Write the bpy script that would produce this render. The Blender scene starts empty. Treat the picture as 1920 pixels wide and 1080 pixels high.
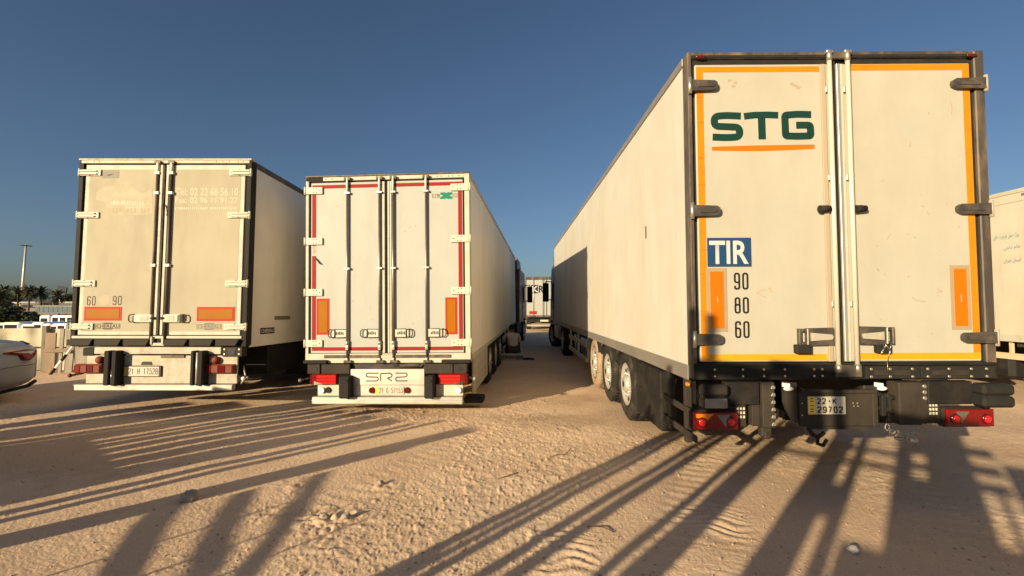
import bpy, math, random
import numpy as np
from mathutils import Matrix, Vector, Euler

R = math.radians
scene = bpy.context.scene
COL = scene.collection
random.seed(7)
rng = np.random.default_rng(11)

# ------------------------------------------------------------------ camera
CAM_H = 1.6
cam_d = bpy.data.cameras.new('camera')
cam_d.sensor_width = 36.0
cam_d.lens = 16.27
cam_d.clip_start = 0.05
cam_d.clip_end = 20000
cam = bpy.data.objects.new('camera', cam_d)
cam.location = (0, 0, CAM_H)
cam.rotation_euler = (R(90 + 2.42), 0, 0)
COL.objects.link(cam)
scene.camera = cam

# ------------------------------------------------------------------ light
SUN_EL, SUN_AZ = 13.4, 41.0          # the light travels towards azimuth 41 deg right of the view
w = bpy.data.worlds.new('World')
scene.world = w
w.use_nodes = True
nt = w.node_tree
bg = nt.nodes['Background']
sky = nt.nodes.new('ShaderNodeTexSky')
sky.sky_type = 'NISHITA'
sky.sun_disc = False
sky.sun_elevation = R(SUN_EL)
sky.sun_rotation = R(180 + SUN_AZ)
sky.air_density = 0.85
sky.dust_density = 1.6
sky.ozone_density = 2.8
nt.links.new(sky.outputs[0], bg.inputs[0])
bg.inputs[1].default_value = 0.05
sun_d = bpy.data.lights.new('sun', 'SUN')
sun_d.energy = 5.0
sun_d.angle = R(0.55)
sun_d.color = (1.0, 0.81, 0.51)
sun = bpy.data.objects.new('sun', sun_d)
Ld = Vector((math.sin(R(SUN_AZ)) * math.cos(R(SUN_EL)), math.cos(R(SUN_AZ)) * math.cos(R(SUN_EL)), -math.sin(R(SUN_EL))))
sun.rotation_euler = Ld.to_track_quat('-Z', 'Y').to_euler()
sun.location = (-30, -35, 20)
COL.objects.link(sun)

vs = scene.view_settings
vs.view_transform = 'Standard'
vs.look = 'None'
vs.exposure = 0.88
vs.gamma = 1.0
vs.use_curve_mapping = False
scene.cycles.max_bounces = 6

# ------------------------------------------------------------------ materials
MATS = {}

def mat(name, col, rough=0.5, metal=0.0, dirt=None, dirt_amt=0.0, dirt_scale=(3, 3, 3), var=0.0, bump=0.0, bump_scale=40.0,
        spec=0.2, emit=None, lo=0.45, hi=0.75):
    """principled material with optional dirt mask, brightness variation and bump, all in object coordinates"""
    if name in MATS:
        return MATS[name]
    m = bpy.data.materials.new(name)
    m.use_nodes = True
    t = m.node_tree
    b = t.nodes['Principled BSDF']
    b.inputs['Roughness'].default_value = rough
    b.inputs['Metallic'].default_value = metal
    b.inputs['Specular IOR Level'].default_value = spec
    c4 = (*col, 1)
    b.inputs['Base Color'].default_value = c4
    co = t.nodes.new('ShaderNodeTexCoord')
    out = None
    if var or dirt:
        rgb = t.nodes.new('ShaderNodeRGB')
        rgb.outputs[0].default_value = c4
        out = rgb.outputs[0]
    if var:
        n = t.nodes.new('ShaderNodeTexNoise')
        n.inputs['Scale'].default_value = 2.3
        n.inputs['Detail'].default_value = 6
        t.links.new(co.outputs['Object'], n.inputs['Vector'])
        mp = t.nodes.new('ShaderNodeMapRange')
        mp.inputs[1].default_value = 0.3
        mp.inputs[2].default_value = 0.7
        mp.inputs[3].default_value = 1 - var
        mp.inputs[4].default_value = 1 + var * 0.6
        t.links.new(n.outputs[0], mp.inputs[0])
        hs = t.nodes.new('ShaderNodeHueSaturation')
        t.links.new(out, hs.inputs['Color'])
        t.links.new(mp.outputs[0], hs.inputs['Value'])
        out = hs.outputs[0]
    if dirt:
        mpg = t.nodes.new('ShaderNodeMapping')
        mpg.inputs['Scale'].default_value = dirt_scale
        t.links.new(co.outputs['Object'], mpg.inputs[0])
        n = t.nodes.new('ShaderNodeTexNoise')
        n.inputs['Scale'].default_value = 1.0
        n.inputs['Detail'].default_value = 8
        n.inputs['Roughness'].default_value = 0.65
        t.links.new(mpg.outputs[0], n.inputs['Vector'])
        mp = t.nodes.new('ShaderNodeMapRange')
        mp.inputs[1].default_value = lo
        mp.inputs[2].default_value = hi
        mp.inputs[3].default_value = 0
        mp.inputs[4].default_value = dirt_amt
        t.links.new(n.outputs[0], mp.inputs[0])
        mx = t.nodes.new('ShaderNodeMix')
        mx.data_type = 'RGBA'
        t.links.new(mp.outputs[0], mx.inputs['Factor'])
        t.links.new(out, mx.inputs[6])
        mx.inputs[7].default_value = (*dirt, 1)
        out = mx.outputs[2]
        ad = t.nodes.new('ShaderNodeMath')
        ad.operation = 'MULTIPLY_ADD'
        t.links.new(mp.outputs[0], ad.inputs[0])
        ad.inputs[1].default_value = 0.4
        ad.inputs[2].default_value = rough
        t.links.new(ad.outputs[0], b.inputs['Roughness'])
    if out is not None:
        t.links.new(out, b.inputs['Base Color'])
    if bump:
        n = t.nodes.new('ShaderNodeTexNoise')
        n.inputs['Scale'].default_value = bump_scale
        n.inputs['Detail'].default_value = 5
        t.links.new(co.outputs['Object'], n.inputs['Vector'])
        bp = t.nodes.new('ShaderNodeBump')
        bp.inputs['Strength'].default_value = bump
        bp.inputs['Distance'].default_value = 0.02
        t.links.new(n.outputs[0], bp.inputs['Height'])
        t.links.new(bp.outputs[0], b.inputs['Normal'])
    if emit:
        b.inputs['Emission Color'].default_value = (*emit[0], 1)
        b.inputs['Emission Strength'].default_value = emit[1]
    MATS[name] = m
    return m

DUST = (0.36, 0.26, 0.17)
# trailer skins
white_panel = mat('white_panel', (0.50, 0.455, 0.365), 0.5, spec=0.3, dirt=(0.38, 0.31, 0.225), dirt_amt=0.55, dirt_scale=(2.5, 2.5, 0.45), var=0.06)
white_side = mat('white_side', (0.49, 0.47, 0.415), 0.5, spec=0.3, lo=0.4, dirt=(0.385, 0.335, 0.265), dirt_amt=0.7, dirt_scale=(1.0, 1.6, 0.22), var=0.06)
white_side_lifted = mat('white_side_lifted', (0.76, 0.70, 0.59), 0.5, spec=0.3, dirt=(0.56, 0.47, 0.36), dirt_amt=0.6, dirt_scale=(1.0, 1.6, 0.22), var=0.05)  # lighter copy of white_side, lifts the wall that stays in shade
white_door = mat('white_door', (0.335, 0.34, 0.325), 0.5, spec=0.2, dirt=(0.31, 0.30, 0.27), dirt_amt=0.5, dirt_scale=(3, 3, 0.6), var=0.04, bump=0.03, bump_scale=6)
white_door_r = mat('white_door_dusty', (0.385, 0.365, 0.31), 0.5, spec=0.2, lo=0.42, dirt=(0.33, 0.30, 0.24), dirt_amt=0.6, dirt_scale=(2.4, 2.4, 1.0), var=0.05, bump=0.04, bump_scale=5)
beige_door = mat('beige_door', (0.345, 0.31, 0.235), 0.65, spec=0.12, dirt=(0.29, 0.25, 0.185), dirt_amt=0.75, dirt_scale=(2, 2, 0.7), var=0.05)
beige_pale = mat('beige_pale', (0.60, 0.51, 0.36), 0.5, var=0.05)
cream_trim = mat('cream_trim', (0.44, 0.42, 0.35), 0.55, spec=0.2, dirt=(0.38, 0.30, 0.21), dirt_amt=0.6, dirt_scale=(6, 6, 6), var=0.05)
cream_worn = mat('cream_worn', (0.42, 0.385, 0.315), 0.6, spec=0.2, dirt=(0.30, 0.22, 0.15), dirt_amt=0.8, dirt_scale=(7, 7, 7), var=0.08, bump=0.15, bump_scale=30)
grey_side = mat('grey_side', (0.62, 0.58, 0.52), 0.4, dirt=(0.42, 0.36, 0.28), dirt_amt=0.6, dirt_scale=(1, 1.2, 0.25), var=0.06)
frame_dark = mat('frame_dark', (0.065, 0.056, 0.049), 0.5, 0.2, dirt=DUST, dirt_amt=0.55, dirt_scale=(5, 5, 1.2), var=0.1)
rail_grey = mat('rail_grey', (0.30, 0.275, 0.245), 0.4, 0.5, dirt=DUST, dirt_amt=0.6, dirt_scale=(2, 2, 2), var=0.08)
black_rubber = mat('black_rubber', (0.017, 0.016, 0.015), 0.8, spec=0.2, dirt=(0.05, 0.039, 0.029), dirt_amt=0.4, dirt_scale=(6, 6, 6))
black_paint = mat('black_paint', (0.014, 0.013, 0.012), 0.65, spec=0.15, dirt=(0.06, 0.047, 0.035), dirt_amt=0.4, dirt_scale=(4, 4, 4), bump=0.08)
dusty_black = mat('dusty_black', (0.026, 0.022, 0.018), 0.65, spec=0.15, dirt=(0.07, 0.055, 0.04), dirt_amt=0.6, dirt_scale=(5, 5, 3), lo=0.38, bump=0.1)
chassis = mat('chassis', (0.035, 0.032, 0.03), 0.6, dirt=(0.16, 0.125, 0.09), dirt_amt=0.6, dirt_scale=(3, 3, 3))
steel = mat('steel', (0.52, 0.48, 0.40), 0.3, 0.35, dirt=(0.30, 0.24, 0.17), dirt_amt=0.4, dirt_scale=(9, 9, 2))
alu = mat('alu', (0.52, 0.505, 0.46), 0.36, 0.7, dirt=(0.40, 0.33, 0.25), dirt_amt=0.5, dirt_scale=(3, 8, 8), var=0.06)
rod_bright = mat('rod_bright', (0.56, 0.52, 0.42), 0.3, 0.1, spec=0.5, dirt=(0.34, 0.28, 0.19), dirt_amt=0.4, dirt_scale=(9, 9, 2))
zinc = mat('zinc', (0.45, 0.43, 0.38), 0.4, 0.8, dirt=DUST, dirt_amt=0.5, dirt_scale=(12, 12, 12))
hinge_grey = mat('hinge_grey', (0.085, 0.076, 0.068), 0.35, 0.5, dirt=DUST, dirt_amt=0.4, dirt_scale=(9, 9, 9))
hinge_cream = mat('hinge_cream', (0.47, 0.455, 0.38), 0.5, spec=0.25, dirt=(0.5, 0.42, 0.3), dirt_amt=0.4, dirt_scale=(14, 14, 14))
rod_grey = mat('rod_grey', (0.22, 0.20, 0.175), 0.35, 0.7, dirt=DUST, dirt_amt=0.4, dirt_scale=(12, 12, 3))
rod_white = mat('rod_white', (0.62, 0.59, 0.51), 0.35, dirt=(0.35, 0.3, 0.22), dirt_amt=0.5, dirt_scale=(12, 12, 4))
screw_dark = mat('screw_dark', (0.10, 0.085, 0.07), 0.5, 0.5)
bolt_bright = mat('bolt_bright', (0.55, 0.50, 0.43), 0.35, 0.8)
# prints, tapes and lamps
tape_orange = mat('tape_orange', (0.52, 0.185, 0.008), 0.4, dirt=(0.38, 0.13, 0.012), dirt_amt=0.6, dirt_scale=(9, 9, 9))
tape_yellow = mat('tape_yellow', (0.56, 0.28, 0.012), 0.4, dirt=(0.48, 0.21, 0.012), dirt_amt=0.6, dirt_scale=(9, 9, 9))
tape_red = mat('tape_red', (0.23, 0.014, 0.012), 0.6, spec=0.12, dirt=(0.20, 0.03, 0.022), dirt_amt=0.5, dirt_scale=(9, 9, 9))
refl_amber = mat('refl_amber', (0.27, 0.098, 0.0), 0.5, spec=0.1, var=0.08)
refl_orange = mat('refl_orange', (0.50, 0.125, 0.003), 0.5, spec=0.15, var=0.05)
refl_red = mat('refl_red', (0.34, 0.028, 0.004), 0.5, spec=0.1, var=0.05)
ink_black = mat('ink_black', (0.018, 0.017, 0.016), 0.5)
ink_brown = mat('ink_brown', (0.07, 0.05, 0.035), 0.6)
ink_green = mat('ink_green', (0.009, 0.036, 0.028), 0.4)
ink_blue = mat('ink_blue', (0.015, 0.05, 0.13), 0.4)
ink_persian = mat('ink_persian', (0.10, 0.20, 0.28), 0.5)
ink_teal = mat('ink_teal', (0.0, 0.15, 0.10), 0.4)
ink_orange = mat('ink_orange', (0.50, 0.13, 0.004), 0.4)
ink_white = mat('ink_white', (0.46, 0.45, 0.44), 0.5)
ink_ghost = mat('ink_ghost', (0.46, 0.42, 0.33), 0.65, spec=0.15)
ink_grey = mat('ink_grey', (0.15, 0.13, 0.105), 0.6)
ink_scuff = mat('ink_scuff', (0.35, 0.28, 0.20), 0.7)
scuff_soft = mat('scuff_soft', (0.33, 0.27, 0.20), 0.7)
patch_grey = mat('patch_grey', (0.13, 0.11, 0.085), 0.5, var=0.3)
plate_white = mat('plate_white', (0.45, 0.42, 0.36), 0.4, dirt=(0.5, 0.42, 0.32), dirt_amt=0.4, dirt_scale=(20, 20, 20))
plate_yellow = mat('plate_yellow', (0.80, 0.50, 0.06), 0.4)
lamp_red = mat('lamp_red', (0.15, 0.005, 0.005), 0.18, spec=0.5, var=0.1)
lamp_red_deep = mat('lamp_red_deep', (0.09, 0.005, 0.005), 0.15, spec=0.5)
lamp_red_hot = mat('lamp_red_hot', (0.48, 0.016, 0.014), 0.15, spec=0.5)
lamp_brown = mat('lamp_brown', (0.15, 0.030, 0.018), 0.5, spec=0.15, dirt=(0.19, 0.085, 0.05), dirt_amt=0.7, dirt_scale=(12, 12, 12))
lamp_amber = mat('lamp_amber', (0.60, 0.17, 0.01), 0.2, spec=0.5)
lamp_clear = mat('lamp_clear', (0.27, 0.24, 0.205), 0.6, var=0.9, spec=0.1)
lamp_white = mat('lamp_white', (0.85, 0.83, 0.76), 0.25)
# vehicles
tyre_m = mat('tyre_rubber', (0.018, 0.017, 0.016), 0.85, dirt=(0.16, 0.12, 0.085), dirt_amt=0.6, dirt_scale=(5, 5, 5), lo=0.48, hi=0.85, bump=0.2, bump_scale=60)
tyre_dusty = mat('tyre_dusty', (0.20, 0.15, 0.10), 0.9, dirt=(0.36, 0.26, 0.17), dirt_amt=0.9, dirt_scale=(5, 5, 5), lo=0.3, bump=0.25, bump_scale=50)
rim_m = mat('rim_alloy', (0.50, 0.48, 0.44), 0.3, 0.5, dirt=DUST, dirt_amt=0.5, dirt_scale=(6, 6, 6))
cab_maroon = mat('cab_maroon', (0.11, 0.05, 0.045), 0.35, dirt=(0.25, 0.18, 0.13), dirt_amt=0.5, dirt_scale=(2, 2, 2))
cab_dark = mat('cab_dark', (0.05, 0.048, 0.05), 0.35, dirt=(0.22, 0.17, 0.13), dirt_amt=0.5, dirt_scale=(2, 2, 2))
glass_dark = mat('glass_dark', (0.012, 0.014, 0.017), 0.06, spec=0.5)
car_paint = mat('car_paint', (0.40, 0.385, 0.375), 0.28, 0.1, spec=0.5, dirt=(0.36, 0.31, 0.26), dirt_amt=0.4, dirt_scale=(3, 3, 3))
car_white = mat('car_white', (0.76, 0.77, 0.74), 0.35, var=0.04)
# surroundings
tarp_m = mat('tarp', (0.38, 0.355, 0.265), 0.8, dirt=(0.30, 0.26, 0.175), dirt_amt=0.6, dirt_scale=(2.5, 2.5, 2.5), bump=0.4, bump_scale=9)
post_wood = mat('post_wood', (0.16, 0.135, 0.11), 0.8, dirt=(0.08, 0.065, 0.05), dirt_amt=0.7, dirt_scale=(14, 14, 2), bump=0.3, bump_scale=30)
grey_board = mat('grey_board', (0.25, 0.22, 0.19), 0.8, dirt=(0.14, 0.12, 0.10), dirt_amt=0.6, dirt_scale=(6, 6, 2), var=0.15)
brown_board = mat('brown_board', (0.22, 0.16, 0.115), 0.8, dirt=(0.12, 0.09, 0.07), dirt_amt=0.6, dirt_scale=(6, 6, 2), var=0.15)
concrete = mat('concrete', (0.40, 0.38, 0.345), 0.8, dirt=(0.22, 0.2, 0.17), dirt_amt=0.6, dirt_scale=(0.3, 0.3, 0.6), var=0.1)
concrete_dark = mat('concrete_dark', (0.13, 0.125, 0.115), 0.8, var=0.1)
mast_m = mat('mast_steel', (0.52, 0.48, 0.42), 0.5, 0.4)
blue_glass = mat('blue_glass', (0.06, 0.09, 0.11), 0.25, var=0.2)
leaf_dark = mat('leaf_dark', (0.035, 0.045, 0.022), 0.7, var=0.4)
leaf_palm = mat('leaf_palm', (0.06, 0.065, 0.03), 0.7, var=0.4)
bark_m = mat('bark', (0.11, 0.085, 0.06), 0.9, dirt=(0.06, 0.045, 0.03), dirt_amt=0.7, dirt_scale=(3, 3, 1))
rock_m = mat('rock', (0.30, 0.26, 0.22), 0.9, dirt=(0.20, 0.17, 0.15), dirt_amt=0.6, dirt_scale=(9, 9, 9), bump=0.4, bump_scale=25)
rock_pale = mat('rock_pale', (0.58, 0.54, 0.49), 0.85, var=0.1, bump=0.3, bump_scale=30)
skin_m = mat('skin', (0.30, 0.17, 0.11), 0.6)
shirt_m = mat('shirt', (0.60, 0.50, 0.42), 0.9, var=0.08, bump=0.3, bump_scale=14)
trouser_m = mat('trouser', (0.05, 0.045, 0.045), 0.9)
hair_m = mat('hair', (0.012, 0.010, 0.009), 0.7)
bill_m = mat('billboard_face', (0.015, 0.018, 0.03), 0.4, var=0.2)

# ------------------------------------------------------------------ mesh builder
class MB:
    def __init__(s):
        s.v, s.f, s.sm = [], [], []
        s.cuts = []

    def add(s, vs, fs, M=None, smooth=False, orient=True, smf=None):
        vs = [Vector(p) for p in vs]
        if orient:
            c = sum(vs, Vector()) / len(vs)
            out = []
            for f in fs:
                a = vs[f[0]]
                n = Vector()
                for i in range(1, len(f) - 1):
                    n += (vs[f[i]] - a).cross(vs[f[i + 1]] - a)
                fc = sum((vs[i] for i in f), Vector()) / len(f)
                out.append(f if n.dot(fc - c) >= 0 else tuple(reversed(f)))
            fs = out
        if M is not None:
            vs = [M @ p for p in vs]
        k = len(s.v)
        s.cuts.append((len(s.v), len(s.f)))
        s.v += [tuple(p) for p in vs]
        s.f += [tuple(i + k for i in f) for f in fs]
        s.sm += smf if smf else [smooth] * len(fs)
        return s

    def box(s, x0, x1, y0, y1, z0, z1, b=0.006, M=None):
        x0, x1 = min(x0, x1), max(x0, x1)
        y0, y1 = min(y0, y1), max(y0, y1)
        z0, z1 = min(z0, z1), max(z0, z1)
        hx, hy, hz = (x1 - x0) / 2, (y1 - y0) / 2, (z1 - z0) / 2
        c = Vector(((x0 + x1) / 2, (y0 + y1) / 2, (z0 + z1) / 2))
        b = min(b, hx * 0.45, hy * 0.45, hz * 0.45)
        idx, vs = {}, []
        for sx in (-1, 1):
            for sy in (-1, 1):
                for sz in (-1, 1):
                    for ax in range(3):
                        d = [hx - b, hy - b, hz - b]
                        d[ax] = (hx, hy, hz)[ax]
                        idx[sx, sy, sz, ax] = len(vs)
                        vs.append(c + Vector((sx * d[0], sy * d[1], sz * d[2])))
        fs = []
        g = lambda a, b_, c_, ax: idx[a, b_, c_, ax]
        for q in (-1, 1):
            fs.append((g(q, -1, -1, 0), g(q, 1, -1, 0), g(q, 1, 1, 0), g(q, -1, 1, 0)))
            fs.append((g(-1, q, -1, 1), g(1, q, -1, 1), g(1, q, 1, 1), g(-1, q, 1, 1)))
            fs.append((g(-1, -1, q, 2), g(1, -1, q, 2), g(1, 1, q, 2), g(-1, 1, q, 2)))
            for r in (-1, 1):
                fs.append((g(q, r, -1, 0), g(q, r, 1, 0), g(q, r, 1, 1), g(q, r, -1, 1)))
                fs.append((g(q, -1, r, 0), g(q, 1, r, 0), g(q, 1, r, 2), g(q, -1, r, 2)))
                fs.append((g(-1, q, r, 1), g(1, q, r, 1), g(1, q, r, 2), g(-1, q, r, 2)))
                for t in (-1, 1):
                    fs.append((g(q, r, t, 0), g(q, r, t, 1), g(q, r, t, 2)))
        return s.add(vs, fs, M)

    def tube(s, p0, p1, r0, r1=None, n=10, M=None, cap=True):
        r1 = r0 if r1 is None else r1
        p0, p1 = Vector(p0), Vector(p1)
        q = (p1 - p0).to_track_quat('Z', 'Y').to_matrix()
        vs, fs = [], []
        for p, r in ((p0, r0), (p1, r1)):
            for i in range(n):
                a = 2 * math.pi * i / n
                vs.append(p + q @ Vector((r * math.cos(a), r * math.sin(a), 0)))
        for i in range(n):
            j = (i + 1) % n
            fs.append((i, j, n + j, n + i))
        smf = [True] * n
        if cap:
            fs += [tuple(range(n)), tuple(range(n, 2 * n))]
            smf += [False, False]
        return s.add(vs, fs, M, smf=smf)

    def path(s, pts, r, n=8, M=None):
        for a, b in zip(pts[:-1], pts[1:]):
            s.tube(a, b, r, n=n, M=M)
        return s

    def lathe(s, prof, n=28, M=None, smooth=True):
        """profile of (radius, x) revolved round the x axis; a closed loop when first == last"""
        vs, fs = [], []
        m = len(prof)
        for i in range(n):
            a = 2 * math.pi * i / n
            for r, x in prof:
                vs.append((x, r * math.cos(a), r * math.sin(a)))
        for i in range(n):
            j = (i + 1) % n
            for k in range(m - 1):
                fs.append((i * m + k, i * m + k + 1, j * m + k + 1, j * m + k))
        return s.add(vs, fs, M, smooth=smooth, orient=False)

    def prism(s, poly, y0, y1, M=None):
        """polygon in the xz plane, extruded along y"""
        n = len(poly)
        vs = [(x, y0, z) for x, z in poly] + [(x, y1, z) for x, z in poly]
        A = sum(poly[i][0] * poly[(i + 1) % n][1] - poly[(i + 1) % n][0] * poly[i][1] for i in range(n))
        fr, bk = tuple(range(n)), tuple(reversed(range(n, 2 * n)))
        side = [(i, n + i, n + (i + 1) % n, (i + 1) % n) for i in range(n)]
        fs = [fr, bk] + side
        if A < 0:
            fs = [tuple(reversed(f)) for f in fs]
        return s.add(vs, fs, M, orient=False)

    def ball(s, c, rx, ry=None, rz=None, nu=12, nv=8, M=None):
        ry = rx if ry is None else ry
        rz = rx if rz is None else rz
        vs, fs = [], []
        for j in range(nv + 1):
            t = math.pi * j / nv
            for i in range(nu):
                a = 2 * math.pi * i / nu
                vs.append((c[0] + rx * math.sin(t) * math.cos(a), c[1] + ry * math.sin(t) * math.sin(a), c[2] + rz * math.cos(t)))
        for j in range(nv):
            for i in range(nu):
                k = (i + 1) % nu
                fs.append((j * nu + i, j * nu + k, (j + 1) * nu + k, (j + 1) * nu + i))
        return s.add(vs, fs, M, smooth=True)

    def stroke(s, pts, wd, y, th=0.0015, rad=0.0, M=None, closed=False):
        """flat lettering stroke of width wd in the xz plane at depth y, corners rounded by rad"""
        P = [Vector((a, b)) for a, b in pts]
        if rad > 0:
            Q = [P[0]]
            for i in range(1, len(P) - 1):
                a, b, c = P[i - 1], P[i], P[i + 1]
                u, v = (a - b), (c - b)
                r = min(rad, u.length * 0.49, v.length * 0.49)
                p1, p2 = b + u.normalized() * r, b + v.normalized() * r
                for k in range(6):
                    t = k / 5
                    Q.append(p1 * (1 - t) ** 2 + b * 2 * t * (1 - t) + p2 * t * t)
            Q.append(P[-1])
            P = Q
        n = len(P)
        Lf, Rt = [], []
        for i in range(n):
            d1 = (P[i] - P[i - 1]).normalized() if i > 0 else (P[1] - P[0]).normalized()
            d2 = (P[i + 1] - P[i]).normalized() if i < n - 1 else d1
            d = (d1 + d2)
            d = d.normalized() if d.length > 1e-6 else d1
            nn = Vector((-d.y, d.x))
            k = 1 / max(0.5, nn.dot(Vector((-d1.y, d1.x))))
            Lf.append(P[i] + nn * wd / 2 * k)
            Rt.append(P[i] - nn * wd / 2 * k)
        vs, fs = [], []
        for i in range(n):
            vs += [(Lf[i].x, y, Lf[i].y), (Rt[i].x, y, Rt[i].y), (Lf[i].x, y + th, Lf[i].y), (Rt[i].x, y + th, Rt[i].y)]
        for i in range(n - 1):
            a, b = 4 * i, 4 * i + 4
            fs.append((a, a + 1, b + 1, b))
            fs.append((a, b, b + 2, a + 2))
            fs.append((a + 1, a + 3, b + 3, b + 1))
        return s.add(vs, fs, M, orient=False)

    def mesh(s, name, off=(0, 0, 0)):
        me = bpy.data.meshes.new(name)
        me.from_pydata([(a + off[0], b + off[1], c + off[2]) for a, b, c in s.v], [], s.f)
        me.polygons.foreach_set('use_smooth', s.sm)
        me.update()
        return me

    def build(s, name, m, parent=None, off=(0, 0, 0)):
        me = s.mesh(name, off)
        me.materials.append(m)
        o = bpy.data.objects.new(name, me)
        COL.objects.link(o)
        if parent is not None:
            o.parent = parent
        return o

def build_each(g, name, m, parent=None, off=(0, 0, 0), every=1):
    """one object per shape (or per run of EVERY shapes) added to the builder"""
    out = []
    cuts = g.cuts[::every] + [(len(g.v), len(g.f))]
    for (v0, f0), (v1, f1) in zip(cuts[:-1], cuts[1:]):
        p = MB()
        p.v = g.v[v0:v1]
        p.f = [tuple(i - v0 for i in f) for f in g.f[f0:f1]]
        p.sm = g.sm[f0:f1]
        out.append(p.build(name, m, parent, off))
    return out

def tag(o, label=None, cat=None, group=None, kind=None):
    if label: o['label'] = label
    if cat: o['category'] = cat
    if group: o['group'] = group
    if kind: o['kind'] = kind
    return o

def empty(name, loc, rot=(0, 0, 0), order='XYZ', parent=None):
    o = bpy.data.objects.new(name, None)
    o.empty_display_size = 0.3
    o.rotation_mode = order
    o.location = loc
    o.rotation_euler = rot
    COL.objects.link(o)
    if parent is not None:
        o.parent = parent
    return o

def link(name, me, parent=None, M=None):
    o = bpy.data.objects.new(name, me)
    COL.objects.link(o)
    if parent is not None:
        o.parent = parent
    if M is not None:
        o.matrix_basis = M
    return o

def copy_tree(o, parent=None):
    c = o.copy()
    COL.objects.link(c)
    c.parent = parent
    for ch in list(o.children):
        copy_tree(ch, c)
    return c

def text_mesh(body, rect, y, th=0.0015, bold=0.0, M=None, off=(0, 0, 0), spacing=1.0):
    """print BODY fitted into rect = (x0, x1, z0, z1) of the xz plane at depth y"""
    cu = bpy.data.curves.new('lettering', 'FONT')
    cu.body = body
    cu.size = 1.0
    cu.offset = bold
    cu.space_character = spacing
    cu.resolution_u = 3
    ob = bpy.data.objects.new('lettering', cu)
    COL.objects.link(ob)
    dg = bpy.context.evaluated_depsgraph_get()
    me = bpy.data.meshes.new_from_object(ob.evaluated_get(dg))
    bpy.data.objects.remove(ob)
    bpy.data.curves.remove(cu)
    n = len(me.vertices)
    co = np.empty(n * 3)
    me.vertices.foreach_get('co', co)
    co = co.reshape(-1, 3)
    mn, mx = co.min(0), co.max(0)
    x0, x1, z0, z1 = rect
    out = np.empty_like(co)
    out[:, 0] = x0 + (co[:, 0] - mn[0]) / max(1e-6, mx[0] - mn[0]) * (x1 - x0) + off[0]
    out[:, 2] = z0 + (co[:, 1] - mn[1]) / max(1e-6, mx[1] - mn[1]) * (z1 - z0) + off[2]
    out[:, 1] = y + off[1]
    if M is not None:
        Mn = np.array(M)
        out = out @ Mn[:3, :3].T + Mn[:3, 3]
    me.vertices.foreach_set('co', out.ravel())
    me.update()
    return me

def letters(name, body, rect, y, m, parent, off=(0, 0, 0), bold=0.0, M=None, spacing=1.0):
    me = text_mesh(body, rect, y, bold=bold, off=off, M=M, spacing=spacing)
    me.materials.clear()
    me.materials.append(m)
    return link(name, me, parent)

GLYPH = {
    '0': [[(0, .5), (0, 1), (1, 1), (1, 0), (0, 0), (0, .5)]],
    '1': [[(.12, .80), (.55, 1), (.55, 0)]],
    '2': [[(0, .78), (0, 1), (1, 1), (1, .55), (0, .12), (0, 0), (1, 0)]],
    '3': [[(0, 1), (1, 1), (.42, .60), (1, .60), (1, 0), (0, 0), (0, .2)]],
    '5': [[(.95, 1), (.08, 1), (.05, .56), (1, .62), (1, 0), (0, 0), (0, .2)]],
    '6': [[(.98, .80), (.98, 1), (0, 1), (0, 0), (1, 0), (1, .58), (.0, .58)]],
    '7': [[(0, 1), (1, 1), (.32, 0)]],
    '8': [[(.5, .54), (.05, .54), (.05, 1), (.95, 1), (.95, .54), (.5, .54)], [(.5, .54), (1, .54), (1, 0), (0, 0), (0, .54), (.5, .54)]],
    '9': [[(.02, .20), (.02, 0), (1, 0), (1, 1), (0, 1), (0, .42), (1., .42)]],
    'H': [[(0, 0), (0, 1)], [(1, 0), (1, 1)], [(0, .5), (1, .5)]],
    'G': [[(1, .78), (1, 1), (0, 1), (0, 0), (1, 0), (1, .48), (.55, .48)]],
    'K': [[(0, 0), (0, 1)], [(1, 1), (.05, .42)], [(.35, .62), (1, 0)]],
    ' ': [], '-': [[(.2, .5), (.8, .5)]],
}

def numerals(name, text, rect, y, m, parent, off, wd, gap=0.32):
    """text drawn in strokes of width WD inside rect (x0, x1, z0, z1)"""
    x0, x1, z0, z1 = rect
    n = len(text)
    cw = (x1 - x0) / (n + gap * (n - 1))
    g = MB()
    for i, ch in enumerate(text):
        a = x0 + i * cw * (1 + gap) + wd / 2
        w_ = cw - wd
        for st_ in GLYPH[ch]:
            pts = [(a + px * w_, z0 + wd / 2 + pz * (z1 - z0 - wd)) for px, pz in st_]
            g.stroke(pts, wd, y, rad=0.49 * w_)
    return g.build(name, m, parent, off)

# ------------------------------------------------------------------ ground
def vnoise(x, y, seed):
    r = np.random.default_rng(seed)
    tab = r.random((256, 256))
    xi, yi = np.floor(x).astype(np.int64), np.floor(y).astype(np.int64)
    fx, fy = x - xi, y - yi
    fx = fx * fx * (3 - 2 * fx)
    fy = fy * fy * (3 - 2 * fy)
    a = tab[xi & 255, yi & 255]
    b = tab[(xi + 1) & 255, yi & 255]
    c = tab[xi & 255, (yi + 1) & 255]
    d = tab[(xi + 1) & 255, (yi + 1) & 255]
    return (a * (1 - fx) + b * fx) * (1 - fy) + (c * (1 - fx) + d * fx) * fy - 0.5

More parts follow.
